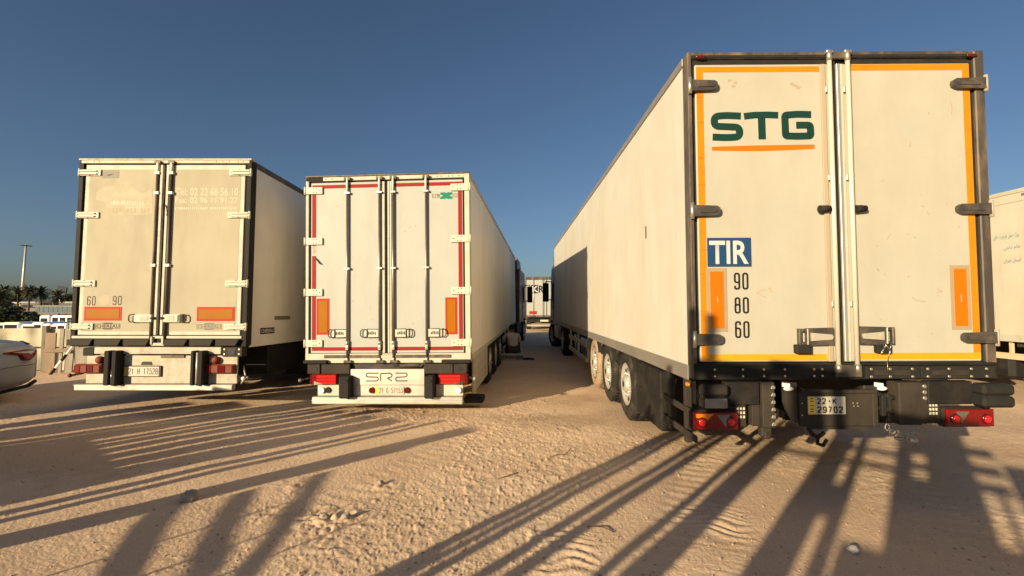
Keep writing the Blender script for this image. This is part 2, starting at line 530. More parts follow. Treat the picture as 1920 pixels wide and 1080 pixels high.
def ground_z(x, y, fine=True):
    x = np.asarray(x, float)
    y = np.asarray(y, float)
    z = 0.085 * np.exp(-(((x + 6.5) / 3.0) ** 2 + ((y - 9.5) / 5.0) ** 2))
    z -= 0.10 * np.exp(-(((x + 1.6) / 1.9) ** 2 + ((y - 11.0) / 5.0) ** 2))
    sm = lambda t: np.clip(t, 0, 1) ** 2 * (3 - 2 * np.clip(t, 0, 1))
    z -= 1.1 * sm((-x - 12.5) / 5) * sm((y - 13.0) / 7)
    z += 0.10 * vnoise(x * 0.23, y * 0.23, 1) * np.clip((np.hypot(x, y) - 2) / 6, 0, 1) * 0.6
    z += 0.035 * vnoise(x * 0.8 + 3, y * 0.8, 2)
    if fine:
        far = np.clip(1 - (np.hypot(x, y) - 12) / 25, 0, 1)
        patch = np.clip(0.48 + 2.6 * vnoise(x * 0.55, y * 0.55, 9) + 0.6 * vnoise(x * 2.1, y * 2.1, 19), 0.12, 1)
        f = 0.008 * vnoise(x * 2.3, y * 2.3, 3) + 0.005 * patch * vnoise(x * 8.3, y * 8.3, 4)
        f = f + 0.006 * patch * vnoise(x * 17.0, y * 17.0, 5) + 0.020 * patch ** 2 * np.clip(vnoise(x * 27.0, y * 27.0, 6) - 0.17, 0, 1) * 1.4 + 0.028 * patch * np.clip(vnoise(x * 44.0, y * 44.0, 26) - 0.2, 0, 1) + 0.0035 * vnoise(x * 71.0, y * 71.0, 16)
        ca, sa = math.cos(R(-28)), math.sin(R(-28))
        for q, (o_, d_) in enumerate(((-0.6, 0.012), (1.3, 0.012), (3.4, 0.008), (-3.2, 0.008))):
            v = x * ca + y * sa - o_ + 0.25 * vnoise(y * 0.3, y * 0 + q, 51)
            f = f - d_ * np.exp(-(v / 0.16) ** 4) * (1 + 0.5 * np.sin((-x * sa + y * ca) * 2 * np.pi / 0.16) * 0.4)
        # tyre tread ripples pressed into the loose sand
        for (cx, cy, ang, wd, ln) in ((1.35, 3.25, 62, 0.25, 0.8), (0.35, 3.05, 70, 0.2, 0.6)):
            ca, sa = math.cos(R(ang)), math.sin(R(ang))
            u = (x - cx) * ca + (y - cy) * sa
            v = -(x - cx) * sa + (y - cy) * ca
            m_ = np.exp(-(u / ln) ** 4 - (v / wd) ** 4)
            f = f + m_ * 0.0065 * np.clip(0.55 + 1.3 * vnoise(x * 3, y * 3, 18), 0, 1) * np.sin(u * 2 * np.pi / 0.095 + 9 * vnoise(x * 5, y * 5, 8) + 5 * vnoise(x * 2, y * 2, 28))
        # clods round the dug spots
        for (cx, cy, rr, am) in ((-1.40, 3.62, 0.24, 0.024), (-1.15, 4.25, 0.15, 0.018), (-1.2, 3.1, 0.25, 0.012), (0.15, 3.3, 0.12, 0.022), (-1.9, 4.3, 0.2, 0.012)):
            m_ = np.exp(-(((x - cx) ** 2 + (y - cy) ** 2) / rr ** 2))
            f = f + m_ * am * (np.abs(vnoise(x * 14, y * 14, 12)) * 2 + 0.6 * vnoise(x * 30, y * 30, 13))
        z = z + f * far
    return z

def gz(x, y):
    return float(ground_z(np.array([x]), np.array([y]), False)[0])

def make_ground():
    fr = np.linspace(R(-72), R(72), 1350)
    bk = np.linspace(R(72), R(288), 90)[1:-1]
    th = np.concatenate([fr, bk])
    rr = np.concatenate([np.geomspace(0.9, 14, 560), np.geomspace(14.1, 60, 130), np.geomspace(62, 6000, 70)])
    T_, R_ = np.meshgrid(th, rr)
    X, Y = R_ * np.sin(T_), R_ * np.cos(T_)
    Z = ground_z(X, Y)
    nr, nth = R_.shape
    co = np.stack([X, Y, Z], -1).reshape(-1, 3)
    co = np.vstack([co, [[0, 0, 0]]])
    i, j = np.meshgrid(np.arange(nr - 1), np.arange(nth), indexing='ij')
    j2 = (j + 1) % nth
    q = np.stack([i * nth + j, (i + 1) * nth + j, (i + 1) * nth + j2, i * nth + j2], -1).reshape(-1, 4)[:, ::-1]
    q = q[:, ::-1]
    tri = np.stack([np.arange(nth), (np.arange(nth) + 1) % nth, np.full(nth, len(co) - 1)], -1)
    me = bpy.data.meshes.new('ground')
    me.vertices.add(len(co))
    me.vertices.foreach_set('co', co.ravel())
    nl = len(q) * 4 + len(tri) * 3
    me.loops.add(nl)
    me.loops.foreach_set('vertex_index', np.concatenate([q[:, ::-1].ravel(), tri[:, ::-1].ravel()]).astype(np.int32))
    me.polygons.add(len(q) + len(tri))
    st = np.concatenate([np.arange(len(q)) * 4, len(q) * 4 + np.arange(len(tri)) * 3])
    me.polygons.foreach_set('loop_start', st.astype(np.int32))
    me.polygons.foreach_set('use_smooth', np.ones(len(st), bool))
    me.update(calc_edges=True)
    me.validate()
    m = bpy.data.materials.new('sand')
    m.use_nodes = True
    t = m.node_tree
    b = t.nodes['Principled BSDF']
    b.inputs['Roughness'].default_value = 0.95
    b.inputs['Specular IOR Level'].default_value = 0.15
    co_ = t.nodes.new('ShaderNodeTexCoord')
    def noise(sc, det=6):
        n = t.nodes.new('ShaderNodeTexNoise')
        n.inputs['Scale'].default_value = sc
        n.inputs['Detail'].default_value = det
        n.inputs['Roughness'].default_value = 0.62
        t.links.new(co_.outputs['Object'], n.inputs['Vector'])
        return n.outputs[0]
    def mix(a, b_, fac, f0=0.4, f1=0.6, amt=1.0):
        mp = t.nodes.new('ShaderNodeMapRange')
        mp.inputs[1].default_value, mp.inputs[2].default_value = f0, f1
        mp.inputs[4].default_value = amt
        t.links.new(fac, mp.inputs[0])
        mx = t.nodes.new('ShaderNodeMix')
        mx.data_type = 'RGBA'
        t.links.new(mp.outputs[0], mx.inputs['Factor'])
        for k, v in ((6, a), (7, b_)):
            if isinstance(v, tuple):
                mx.inputs[k].default_value = (*v, 1)
            else:
                t.links.new(v, mx.inputs[k])
        return mx.outputs[2]
    c = mix((0.61, 0.43, 0.285), (0.66, 0.49, 0.34), noise(0.45))
    c = mix(c, (0.50, 0.34, 0.235), noise(1.7, 8), 0.52, 0.72, 0.6)
    c = mix(c, (0.74, 0.60, 0.46), noise(34, 4), 0.58, 0.72, 0.6)
    c = mix(c, (0.27, 0.18, 0.12), noise(70, 3), 0.60, 0.72, 0.6)
    for (cx, cy, rx, ry, amt) in ((0.75, 6.6, 0.75, 0.5, 0.55), (0.1, 6.9, 0.5, 0.25, 0.4), (-5.0, 5.2, 1.6, 0.9, 0.35), (1.0, 8.3, 0.5, 0.6, 0.4)):
        mp_ = t.nodes.new('ShaderNodeMapping')
        mp_.vector_type = 'TEXTURE'
        mp_.inputs['Location'].default_value = (cx, cy, 0)
        mp_.inputs['Scale'].default_value = (rx, ry, 100)
        t.links.new(co_.outputs['Object'], mp_.inputs[0])
        ln = t.nodes.new('ShaderNodeVectorMath')
        ln.operation = 'LENGTH'
        t.links.new(mp_.outputs[0], ln.inputs[0])
        sb_ = t.nodes.new('ShaderNodeMath')
        sb_.operation = 'MULTIPLY_ADD'
        t.links.new(noise(3.2, 5), sb_.inputs[0])
        sb_.inputs[1].default_value = -1.8
        t.links.new(ln.outputs[1], sb_.inputs[2])
        iv = t.nodes.new('ShaderNodeMath')
        iv.operation = 'SUBTRACT'
        iv.inputs[0].default_value = 0.5
        t.links.new(sb_.outputs[0], iv.inputs[1])
        c = mix(c, (0.36, 0.235, 0.15), iv.outputs[0], 0.25, 0.75, amt)
    t.links.new(c, b.inputs['Base Color'])
    bp = t.nodes.new('ShaderNodeBump')
    bp.inputs['Strength'].default_value = 0.6
    bp.inputs['Distance'].default_value = 0.012
    t.links.new(noise(48, 7), bp.inputs['Height'])
    t.links.new(bp.outputs[0], b.inputs['Normal'])
    me.materials.append(m)
    o = bpy.data.objects.new('ground', me)
    COL.objects.link(o)
    tag(o, 'bare sandy lorry park of trodden brown earth', None, None, 'structure')
make_ground()

# ------------------------------------------------------------------ shared wheels
def tyre_mesh(mt):
    mb = MB()
    r = 0.5
    prof = [(0.29, 0.06), (0.30, 0.02), (0.36, 0.0), (0.43, 0.005), (0.475, 0.03), (0.495, 0.06), (0.5, 0.10),
            (0.484, 0.105), (0.484, 0.125), (0.5, 0.13), (0.5, 0.19), (0.484, 0.195), (0.484, 0.215), (0.5, 0.22),
            (0.5, 0.28), (0.495, 0.31), (0.475, 0.34), (0.43, 0.365), (0.36, 0.37), (0.30, 0.35), (0.29, 0.31)]
    mb.lathe(prof, 40)
    for i in range(44):
        a = 2 * math.pi * i / 44
        M = Matrix.Rotation(a, 4, 'X')
        mb.box(0.05, 0.32, -0.012, 0.012, 0.493, 0.503, 0.002, M)
    me = mb.mesh('tyre')
    me.materials.append(mt)
    return me

def rim_mesh():
    mb = MB()
    mb.lathe([(0.295, 0.05), (0.30, 0.015), (0.285, 0.010), (0.268, 0.035), (0.245, 0.052), (0.235, 0.055), (0.165, 0.05), (0.15, 0.032), (0.12, 0.03), (0.115, 0.0), (0.09, -0.02), (0.0, -0.022)], 32)
    for i in range(10):
        a = 2 * math.pi * i / 10
        mb.tube((0.055, 0.152 * math.cos(a), 0.152 * math.sin(a)), (0.008, 0.152 * math.cos(a), 0.152 * math.sin(a)), 0.016, n=6)
    me = mb.mesh('rim')
    me.materials.append(rim_m)
    mb = MB()
    for i in range(10):
        a = 2 * math.pi * (i + 0.5) / 10
        c, s_ = 0.212 * math.cos(a), 0.212 * math.sin(a)
        mb.tube((0.044, c, s_), (0.06, c, s_), 0.028, n=10)
    mb.lathe([(0.300, 0.012), (0.312, 0.012)], 32)
    mb.tube((-0.024, 0, 0), (0.0, 0, 0), 0.045, n=16)
    for i in range(10):
        a = 2 * math.pi * i / 10
        mb.tube((0.028, 0.133 * math.cos(a), 0.133 * math.sin(a)), (0.033, 0.133 * math.cos(a), 0.133 * math.sin(a)), 0.012, n=6)
    mh = mb.mesh('rim_hole')
    mh.materials.append(black_rubber)
    return me, mh
TYRE, TYRE_D = tyre_mesh(tyre_m), tyre_mesh(tyre_dusty)
RIM, RIM_HOLES = rim_mesh()

def wheel(parent, x, y, z, side=-1, dusty=False, steer=0, scale=1.0):
    """outer face towards side (-1 left, +1 right)"""
    M = Matrix.Translation((x, y, z)) @ Matrix.Rotation(R(steer), 4, 'Z') @ (Matrix.Identity(4) if side < 0 else Matrix.Rotation(math.pi, 4, 'Z')) @ Matrix.Scale(scale, 4)
    t = link('wheel', TYRE_D if dusty else TYRE, parent, M)
    link('rim', RIM, t)
    link('rim_hole', RIM_HOLES, t)
    return t

# ------------------------------------------------------------------ trailers
def trailer_root(name, c, yaw, pitch, roll, zb, label, group=None):
    Mr = Euler((R(pitch), R(roll), R(yaw)), 'YXZ').to_matrix()
    loc = Vector(c) + Mr @ Vector((0, 0, -zb))
    o = empty(name, loc, (R(pitch), R(roll), R(yaw)), 'YXZ')
    tag(o, label, 'trailer', group)
    return o

TRAILERS = 'refrigerated trailers parked side by side'
LEN = 13.6

def body(root, zb, h, side_m, y0=0.10, length=LEN, w=1.3, rail=0.11, toprail=0.075, rail_m=None, top_m=None):
    O = (0, 0, zb)
    MB().box(-w, w, y0, length, 0.02, h - 0.03, 0.012).build('box_body', side_m, root, O)
    for s in (-1, 1):
        MB().box(s * w, s * (w + 0.012), y0, length, -0.02, rail, 0.004).build('bottom_rail', rail_m or rail_grey, root, O)
        MB().box(s * (w - 0.03), s * (w + 0.014), y0, length, h - toprail, h, 0.006).build('top_rail', top_m or rail_grey, root, O)
    MB().box(-w + 0.03, w - 0.03, y0, length, h - 0.029, h - 0.005, 0.005).build('roof', side_m, root, O)
    # chassis beams and cross members
    g = MB()
    for s in (-1, 1):
        g.box(s * 0.42, s * 0.56, 0.35, length - 0.3, -0.30, -0.03, 0.01)
    for k in range(10):
        y = 0.8 + k * 1.3
        g.box(-1.2, 1.2, y, y + 0.08, -0.12, -0.021, 0.004)
    g.build('chassis', chassis, root, O)

def axles(root, zb, ys, gdz=0.0, dusty=(), xw=1.27, r=0.5, holes=False):
    for k, y in enumerate(ys):
        for s in (-1, 1):
            wheel(root, s * xw, y, r + gdz, s, dusty=(k in dusty))
        MB().tube((-0.95, y, r + gdz), (0.95, y, r + gdz), 0.07).build('axle', chassis, root)

def landing_legs(root, zb, y=10.8):
    for s in (-1, 1):
        g = MB()
        g.box(s * 0.85, s * 0.97, y - 0.06, y + 0.06, 0.22, zb - 0.03, 0.008)
        g.box(s * 0.80, s * 1.02, y - 0.13, y + 0.13, 0.18, 0.22, 0.006)
        g.build('landing_leg', chassis, root)

def screw(mb, x, y, z, r=0.009, d=0.006):
    mb.tube((x, y, z), (x, y - d, z), r, r * 0.8, n=6)

# ============ right trailer: white doors with an orange tape border =============
ZR = 0.975
CR = (2.863, 4.006, -0.613 + CAM_H)
ZR = CR[2] - 0.01
tr = trailer_root('refrigerated_trailer', CR, -0.236, 0.218, -0.232, ZR,
                  'tall white refrigerated trailer with orange taped doors, STG logo and blue TIR plate', TRAILERS)
O = (0, 0, ZR)
H = 2.874
body(tr, ZR, H, white_side)
# rear frame
g = MB()
g.box(-1.304, -1.268, -0.005, 0.12, 0.0, H, 0.006)
g.box(1.215, 1.304, -0.005, 0.12, 0.0, H, 0.008)
g.box(-1.268, 1.215, 0.0, 0.12, 2.815, H - 0.001, 0.006)
build_each(g, 'rear_frame', frame_dark, tr, O)
g = MB()
g.box(-1.268, -1.237, 0.02, 0.11, 0.14, 2.815, 0.003)
g.box(1.183, 1.215, 0.02, 0.11, 0.14, 2.815, 0.003)
g.box(-1.237, 1.183, 0.02, 0.11, 2.765, 2.815, 0.003)
build_each(g, 'door_seal', black_rubber, tr, O)
MB().box(-1.268, 1.215, -0.004, 0.02, 2.818, 2.845, 0.004).build('rain_gutter', black_rubber, tr, O)
for sx in (-1, 1):
    MB().ball((sx * 1.19, -0.012, 2.822), 0.05, 0.016, 0.015).build('marker_lamp', lamp_red_deep, tr, O)
# doors
def door_R(s):
    x0, x1 = (-1.236, -0.058) if s < 0 else (0.0, 1.182)
    d = MB().box(x0, x1, 0.004, 0.09, 0.148, 2.764, 0.008).build('door', white_door_r, tr, O)
    return d
dl, dr = door_R(-1), door_R(1)
dl['label'] = 'left rear door with green logo, blue plate and speed numbers'
dr['label'] = 'right rear door, plain white with one orange reflector'
Y = 0.0025
def tape(parent, rects, m, y=Y, th=0.0015):
    g = MB()
    for x0, x1, z0, z1 in rects:
        g.box(x0, x1, y, y + th, z0, z1, 0.0003)
    return g.build('tape', m, parent, O)
tape(dl, [(-1.226, -1.166, 0.158, 2.742), (-1.1655, -0.142, 2.692, 2.742)], tape_orange)
tape(dl, [(-1.1655, -0.145, 0.160, 0.214)], tape_yellow)
tape(dr, [(1.112, 1.174, 0.222, 2.757), (0.112, 1.1115, 2.700, 2.757)], tape_orange)
tape(dr, [(0.105, 1.174, 0.165, 0.2215)], tape_yellow)
# seams across the tape
g = MB()
for i in range(9):
    z = 0.35 + i * 0.27 + random.uniform(-0.05, 0.05)
    g.box(-1.226, -1.166, 0.0012, 0.0024, z, z + 0.006, 0.0002)
g.build('tape_seam', ink_orange, dl, O)
# inner door edge trims (aluminium), dark gap and lock rods
g = MB()
g.box(-0.139, -0.098, -0.012, 0.0035, 0.150, 2.756, 0.003)
g.build('edge_trim', scuff_soft, dl, O)
g = MB()
g.box(0.0, 0.03, -0.014, 0.0035, 0.150, 2.758, 0.003)
g.build('edge_trim', alu, dr, O)
g = MB()
g.box(0.031, 0.058, -0.006, 0.0035, 0.150, 2.758, 0.003)
g.build('edge_trim', cream_trim, dr, O)
MB().box(-0.0575, -0.001, 0.0, 0.05, 0.13, 2.81, 0.004).build('centre_seal', black_rubber, tr, O)
for d, x in ((dl, -0.075), (dr, 0.085)):
    g = MB().tube((x, -0.032, 0.075), (x, -0.032, 2.84), 0.0185, n=14)
    rod = g.build('lock_rod', rod_bright, d, O)
    g = MB()
    for z in (0.62, 1.72, 2.5):
        g.box(x - 0.028, x + 0.028, -0.02, -0.001, z, z + 0.05, 0.004)
    g.tube((x, -0.032, 0.06), (x, -0.032, 0.13), 0.024, n=12)
    g.tube((x, -0.032, 2.77), (x, -0.032, 2.86), 0.022, n=12)
    g.box(x - 0.03, x + 0.03, -0.05, -0.011, 2.838, 2.864, 0.005)
    build_each(g, 'rod_bracket', zinc, d, O)
MB().box(-0.06, 0.07, -0.03, 0.0, 2.795, 2.85, 0.006).build('lock_keeper', frame_dark, tr, O)
MB().box(-0.10, 0.12, -0.045, -0.012, 0.02, 0.125, 0.008).build('lock_keeper', frame_dark, tr, O)
# hinges: dark tapered blades with a bright barrel
def hinge_R(d, s, zc):
    xo = s * 1.30
    xi = s * 1.05 if s < 0 else 1.0
    a, b = xo, xi
    sg = 1 if b > a else -1
    g = MB()
    L = abs(b - a)
    pr = [(a, zc - 0.05), (a + sg * (L - 0.03), zc - 0.042), (a + sg * (L - 0.006), zc - 0.026), (b, zc), (a + sg * (L - 0.006), zc + 0.026), (a + sg * (L - 0.03), zc + 0.042), (a, zc + 0.05)]
    g.prism(pr, -0.036, 0.003)
    g.prism([(a + sg * 0.07, zc - 0.02), (b - sg * 0.04, zc - 0.016), (b - sg * 0.03, zc), (b - sg * 0.04, zc + 0.016), (a + sg * 0.07, zc + 0.02)], -0.043, -0.034)
    h = g.build('hinge', hinge_grey, d, O)
    g = MB()
    g.tube((s * 1.292, -0.022, zc - 0.072), (s * 1.292, -0.022, zc + 0.072), 0.017, n=10)
    g.build('hinge_pin', zinc if s < 0 else steel, d, O)
for zc in (2.563, 1.457, 0.345):
    hinge_R(dl, -1, zc)
    hinge_R(dr, 1, zc + 0.006)
# lettering: STG in heavy green strokes with an orange swoosh
u0, v0, k = -1.104, 2.332, 0.898 / 1318.0
def P(x, y): return (u0 + (x - 365) * k, v0 - (y - 150) * k)
g = MB()
g.stroke([P(752, 198), P(560, 188), P(408, 200), P(408, 330), P(560, 336), P(732, 345), P(732, 470), P(560, 480), P(382, 470)], 92 * k, Y, rad=85 * k)
g.stroke([P(792, 202), P(930, 186), P(1100, 184), P(1233, 190)], 88 * k, Y)
g.stroke([P(1018, 190), P(1021, 505)], 96 * k, Y + 0.0006)
g.stroke([P(1658, 184), P(1480, 178), P(1318, 190), P(1322, 462), P(1480, 466), P(1646, 462), P(1642, 322), P(1460, 322)], 92 * k, Y, rad=30 * k)
g.build('lettering', ink_green, dl, O)
g = MB()
sw = [P(370, 598), P(700, 588), P(1100, 580), P(1690, 575), P(1690, 630), P(1400, 645), P(1000, 658), P(700, 655), P(372, 648)]
g.prism(list(reversed(sw)), Y, Y + 0.0015)
g.build('underline', ink_orange, dl, O)
# TIR plate
g = MB().box(-1.160, -0.780, -0.002, 0.0035, 0.972, 1.224, 0.001).build('plate', ink_blue, dl, O)
letters('plate_lettering', 'TIR', (-1.145, -0.805, 0.995, 1.198), -0.0035, ink_white, dl, O, bold=0.022)
# speed numbers
for body_, z0, z1 in (('90', 0.771, 0.920), ('80', 0.564, 0.707), ('60', 0.352, 0.500)):
    numerals('speed_number', body_, (-0.934, -0.808, z0, z1), Y, ink_black, dl, O, 0.0165)
# reflectors
def reflector(parent, x0, x1, z0, z1, bx, mi, mo, O, y=Y):
    g = MB().box(x0 - bx, x1 + bx, y - 0.002, y + 0.0015, z0 - bx, z1 + bx, 0.0008)
    a = g.build('reflector', mo, parent, O)
    g = MB().box(x0, x1, y - 0.005, y - 0.0018, z0, z1, 0.001)
    n = 9 if z1 - z0 > x1 - x0 else 0
    b = g.build('reflector_panel', mi, parent, O)
    return a
pale_backing = mat('reflector_backing', (0.31, 0.235, 0.15), 0.6, dirt=(0.25, 0.19, 0.12), dirt_amt=0.5, dirt_scale=(9, 9, 9))
reflector(dl, -1.142, -1.026, 0.438, 0.930, 0.030, refl_orange, pale_backing, O)
reflector(dr, 0.964, 1.074, 0.450, 0.944, 0.031, refl_orange, pale_backing, O)
g = MB()
g.stroke([(-1.082, 0.71), (-1.080, 0.66)], 0.006, Y - 0.0062)
g.build('scuff', ink_scuff, dl, O)
g = MB()
g.stroke([(1.018, 0.72), (1.021, 0.66)], 0.007, Y - 0.0062)
# pen scribbles and smudges on the doors
g.build('scuff', ink_scuff, dr, O)
g = MB()
g.stroke([(-0.655, 0.70), (-0.745, 0.745), (-0.655, 0.775)], 0.006, Y, rad=0.02)
g.stroke([(-0.64, 0.775), (-0.615, 0.79), (-0.625, 0.762), (-0.60, 0.75)], 0.006, Y, rad=0.01)
g.stroke([(-0.905, 0.335), (-0.865, 0.332)], 0.004, Y)
g.build('scribble', ink_scuff, dl, O)
g = MB()
random.seed(77)
for cx, cz, n_ in ((0.69, 1.46, 3), (0.62, 2.06, 1), (0.30, 0.92, 2), (0.83, 0.74, 2), (0.42, 1.22, 1)):
    for q in range(n_):
        x = cx + q * random.uniform(0.035, 0.06)
        z = cz + random.uniform(-0.02, 0.02)
        pts = [(x + random.uniform(-0.02, 0.03), z + random.uniform(-0.03, 0.04)) for k in range(random.choice((2, 3, 4)))]
        g.stroke(pts, random.uniform(0.003, 0.007), Y, rad=0.008)
for q in range(26):
    x, z = random.uniform(0.2, 1.08), random.uniform(0.3, 2.6)
    s_ = random.uniform(0.004, 0.011)
    g.prism([(x + s_ * math.cos(a) * random.uniform(.5, 1.2), z + s_ * 0.7 * math.sin(a) * random.uniform(.5, 1.2)) for a in [i * math.pi / 3 for i in range(6)]], Y, Y + 0.001)
g.stroke([(0.60, 0.70), (0.64, 0.67), (0.72, 0.66)], 0.006, Y)
g.stroke([(1.0, 2.43), (1.015, 2.36), (1.005, 2.30)], 0.006, Y)
g.build('scribble', scuff_soft, dr, O)
g = MB()
for cx, cz in ((-0.93, 2.62), (-0.88, 2.6), (-0.90, 2.565), (-0.36, 2.57), (-0.33, 2.55), (-0.385, 2.585)):
    g.prism([(cx + 0.022 * math.cos(a) * random.uniform(.6, 1.2), cz + 0.014 * math.sin(a) * random.uniform(.6, 1.2)) for a in [i * math.pi / 4 for i in range(8)]], Y, Y + 0.001)
g.build('smudge', scuff_soft, dl, O)
# handles: dark housings with a bright lever, and a small black box under each
def handle_R(d, s):
    xo, xi = (-0.405, -0.108) if s < 0 else (0.412, 0.118)
    z0, z1 = (0.288, 0.442)
    if s > 0: z0, z1 = 0.293, 0.452
    sg = 1 if xi > xo else -1
    g = MB()
    t = 0.030
    # frame of the recessed grip (an open loop) and the lever housing
    g.box(xo, xo + sg * 0.022, -0.04, 0.003, z0 + 0.004, z1 - 0.008, 0.006)
    g.box(xo + sg * 0.022, xo + sg * 0.078, -0.036, 0.003, z1 - 0.036, z1 - 0.010, 0.005)
    g.box(xo + sg * 0.022, xo + sg * 0.078, -0.036, 0.003, z0 + 0.006, z0 + 0.032, 0.005)
    g.prism([(xo + sg * 0.070, z0), (xi, z0 + 0.004), (xi, z1), (xo + sg * 0.070, z1 - 0.006)], -0.034, 0.003)
    h = g.build('handle', hinge_grey, d, O)
    g = MB()
    g.box(xo + sg * 0.066, xo + sg * 0.074, -0.046, -0.034, z0 + 0.01, z1 - 0.01, 0.002)
    zc = (z0 + z1) / 2
    g.prism([(xo + sg * 0.098, zc - 0.036), (xi - sg * 0.02, zc - 0.024), (xi - sg * 0.008, zc), (xi - sg * 0.02, zc + 0.018), (xo + sg * 0.098, zc + 0.034)], -0.045, -0.033)
    g.tube((xo + sg * 0.122, -0.05, zc + 0.005), (xo + sg * 0.122, -0.044, zc + 0.005), 0.014, n=12)
    g.build('lever', steel, d, O)
    g = MB()
    if s < 0:
        g.box(-0.438, -0.314, -0.06, 0.003, 0.222, 0.298, 0.006)
    else:
        g.box(0.252, 0.294, -0.045, 0.003, 0.224, 0.297, 0.005)
        g.box(0.296, 0.336, -0.05, 0.003, 0.221, 0.297, 0.005)
        g.box(0.338, 0.380, -0.045, 0.003, 0.224, 0.297, 0.005)
    g.build('door_retainer', black_rubber, d, O)
    if s > 0:
        g = MB()
        g.path([(0.28, -0.055, 0.235), (0.30, -0.056, 0.27), (0.315, -0.056, 0.30)], 0.003, 6)
        g.path([(0.31, -0.056, 0.30), (0.345, -0.056, 0.255), (0.36, -0.056, 0.30)], 0.003, 6)
        g.path([(0.348, -0.056, 0.25), (0.342, -0.03, 0.15), (0.342, -0.03, 0.06)], 0.002, 6)
        g.tube((0.275, -0.058, 0.223), (0.281, -0.055, 0.245), 0.007, n=8)
        g.tube((0.343, -0.058, 0.223), (0.348, -0.055, 0.245), 0.007, n=8)
        g.build('seal_wire', bolt_bright, d, O)
handle_R(dl, -1)
handle_R(dr, 1)
for d, x0, s in ((dl, -0.155, -1), (dr, 0.155, 1)):
    g = MB()
    g.tube((x0 - 0.045, -0.035, 1.465), (x0 + 0.045, -0.035, 1.468), 0.032, 0.026, n=14)
    g.ball((x0 + s * -0.01, -0.05, 1.475), 0.03, 0.02, 0.02)
    g.box(x0 - 0.03, x0 + 0.03, -0.02, 0.003, 1.44, 1.495, 0.004)
    g.build('door_stop', black_rubber, d, O)
# lower sill beam with its rubber blocks and bolts
g = MB().box(-1.302, 1.302, -0.006, 0.10, -0.004, 0.142, 0.006)
g.box(-1.27, 1.27, -0.028, -0.004, 0.118, 0.14, 0.004)
sill = g.build('rear_sill', black_paint, tr, O)
for x0, x1 in ((0.16, 0.62), (0.63, 1.26)):
    MB().box(x0, x1, -0.03, -0.007, 0.004, 0.112, 0.006).build('rubber_block', black_rubber, sill, O)
g = MB()
for x in (-1.12, -0.88, -0.70, -0.52, -0.27, -0.2):
    for z in (0.028, 0.085):
        screw(g, x, -0.005, z, 0.011, 0.008)
for x in (0.20, 0.36, 0.55, 0.68, 0.86, 1.05, 1.18):
    for z in (0.024, 0.088):
        screw(g, x, -0.029, z, 0.013, 0.009)
g.build('bolt', bolt_bright, sill, O)
g = MB()
for x0, x1 in ((0.23, 0.34), (0.38, 0.53), (0.72, 0.84), (0.88, 1.03)):
    g.box(x0, x1, -0.036, -0.029, 0.035, 0.078, 0.003)
build_each(g, 'block_rib', dusty_black, sill, O)
# underrun gear
def buffer(x0, x1, z0, z1, y0=-0.14):
    g = MB()
    xm = (x0 + x1) / 2
    for a, b in ((z0, (z0 + z1) / 2 - 0.004), ((z0 + z1) / 2 + 0.004, z1)):
        g.box(x0, x1, y0, 0.0, a, b, 0.03)
    g.box(x0 + 0.02, x1 - 0.02, y0 + 0.03, 0.02, z0 + 0.02, z1 - 0.02, 0.01)
    return g
buffer(-1.265, -1.035, -0.235, -0.035, -0.09).build('rubber_buffer', black_rubber, tr, O)
buffer(1.055, 1.325, -0.225, -0.03, -0.13).build('rubber_buffer', black_rubber, tr, O)
MB().box(-1.245, -1.06, -0.105, -0.088, -0.225, -0.145, 0.02).build('buffer_lit_half', lamp_clear, tr, O)  # pale block painted in for the sunlit lower half of the buffer
for x0, x1 in ((-1.035, -0.745), (0.69, 1.07)):
    MB().box(x0, x1, -0.02, 0.06, -0.215, -0.02, 0.008).build('buffer_carrier', black_paint, tr, O)
def tail_lamp_R(x0, x1, z0, z1, s):
    g = MB().box(x0 - 0.012, x1 + 0.012, -0.025, 0.05, z0 - 0.012, z1 + 0.012, 0.02)
    t = g.build('tail_light', black_rubber, tr, O)
    MB().box(x0, x1, -0.048, -0.02, z0, z1, 0.02).build('lens', lamp_red, t, O)
    w_ = x1 - x0
    zc = (z0 + z1) / 2
    cs = (x0 + 0.07, x1 - 0.065)
    for i, cx in enumerate(cs):
        g = MB()
        g.tube((cx, -0.046, zc - 0.01), (cx, -0.060, zc - 0.01), 0.046, 0.040, n=20)
        g.build('lamp_ring', lamp_red_deep, t, O)
        MB().ball((cx, -0.060, zc - 0.01), 0.031, 0.010, 0.031).build('lamp_bulb', lamp_red_hot, t, O)
    tx = x1 - 0.13 if s < 0 else x0 + 0.13
    MB().prism([(tx - 0.055, z1 - 0.018), (tx + 0.055, z1 - 0.018), (tx + (0.02 if s < 0 else -0.02), z0 + 0.02)], -0.054, -0.046).build('triangle_reflector', patch_grey if s > 0 else lamp_clear, t, O)
    if s < 0:
        MB().prism([(x0 + 0.02, z1 - 0.012), (x0 + 0.17, z1 - 0.012), (x0 + 0.11, zc - 0.0), (x0 + 0.02, zc + 0.03)], -0.053, -0.046).build('indicator_lens', lamp_amber, t, O)
    return t
tail_lamp_R(-1.325, -0.945, -0.415, -0.270, -1)
tail_lamp_R(0.815, 1.215, -0.395, -0.250, 1)
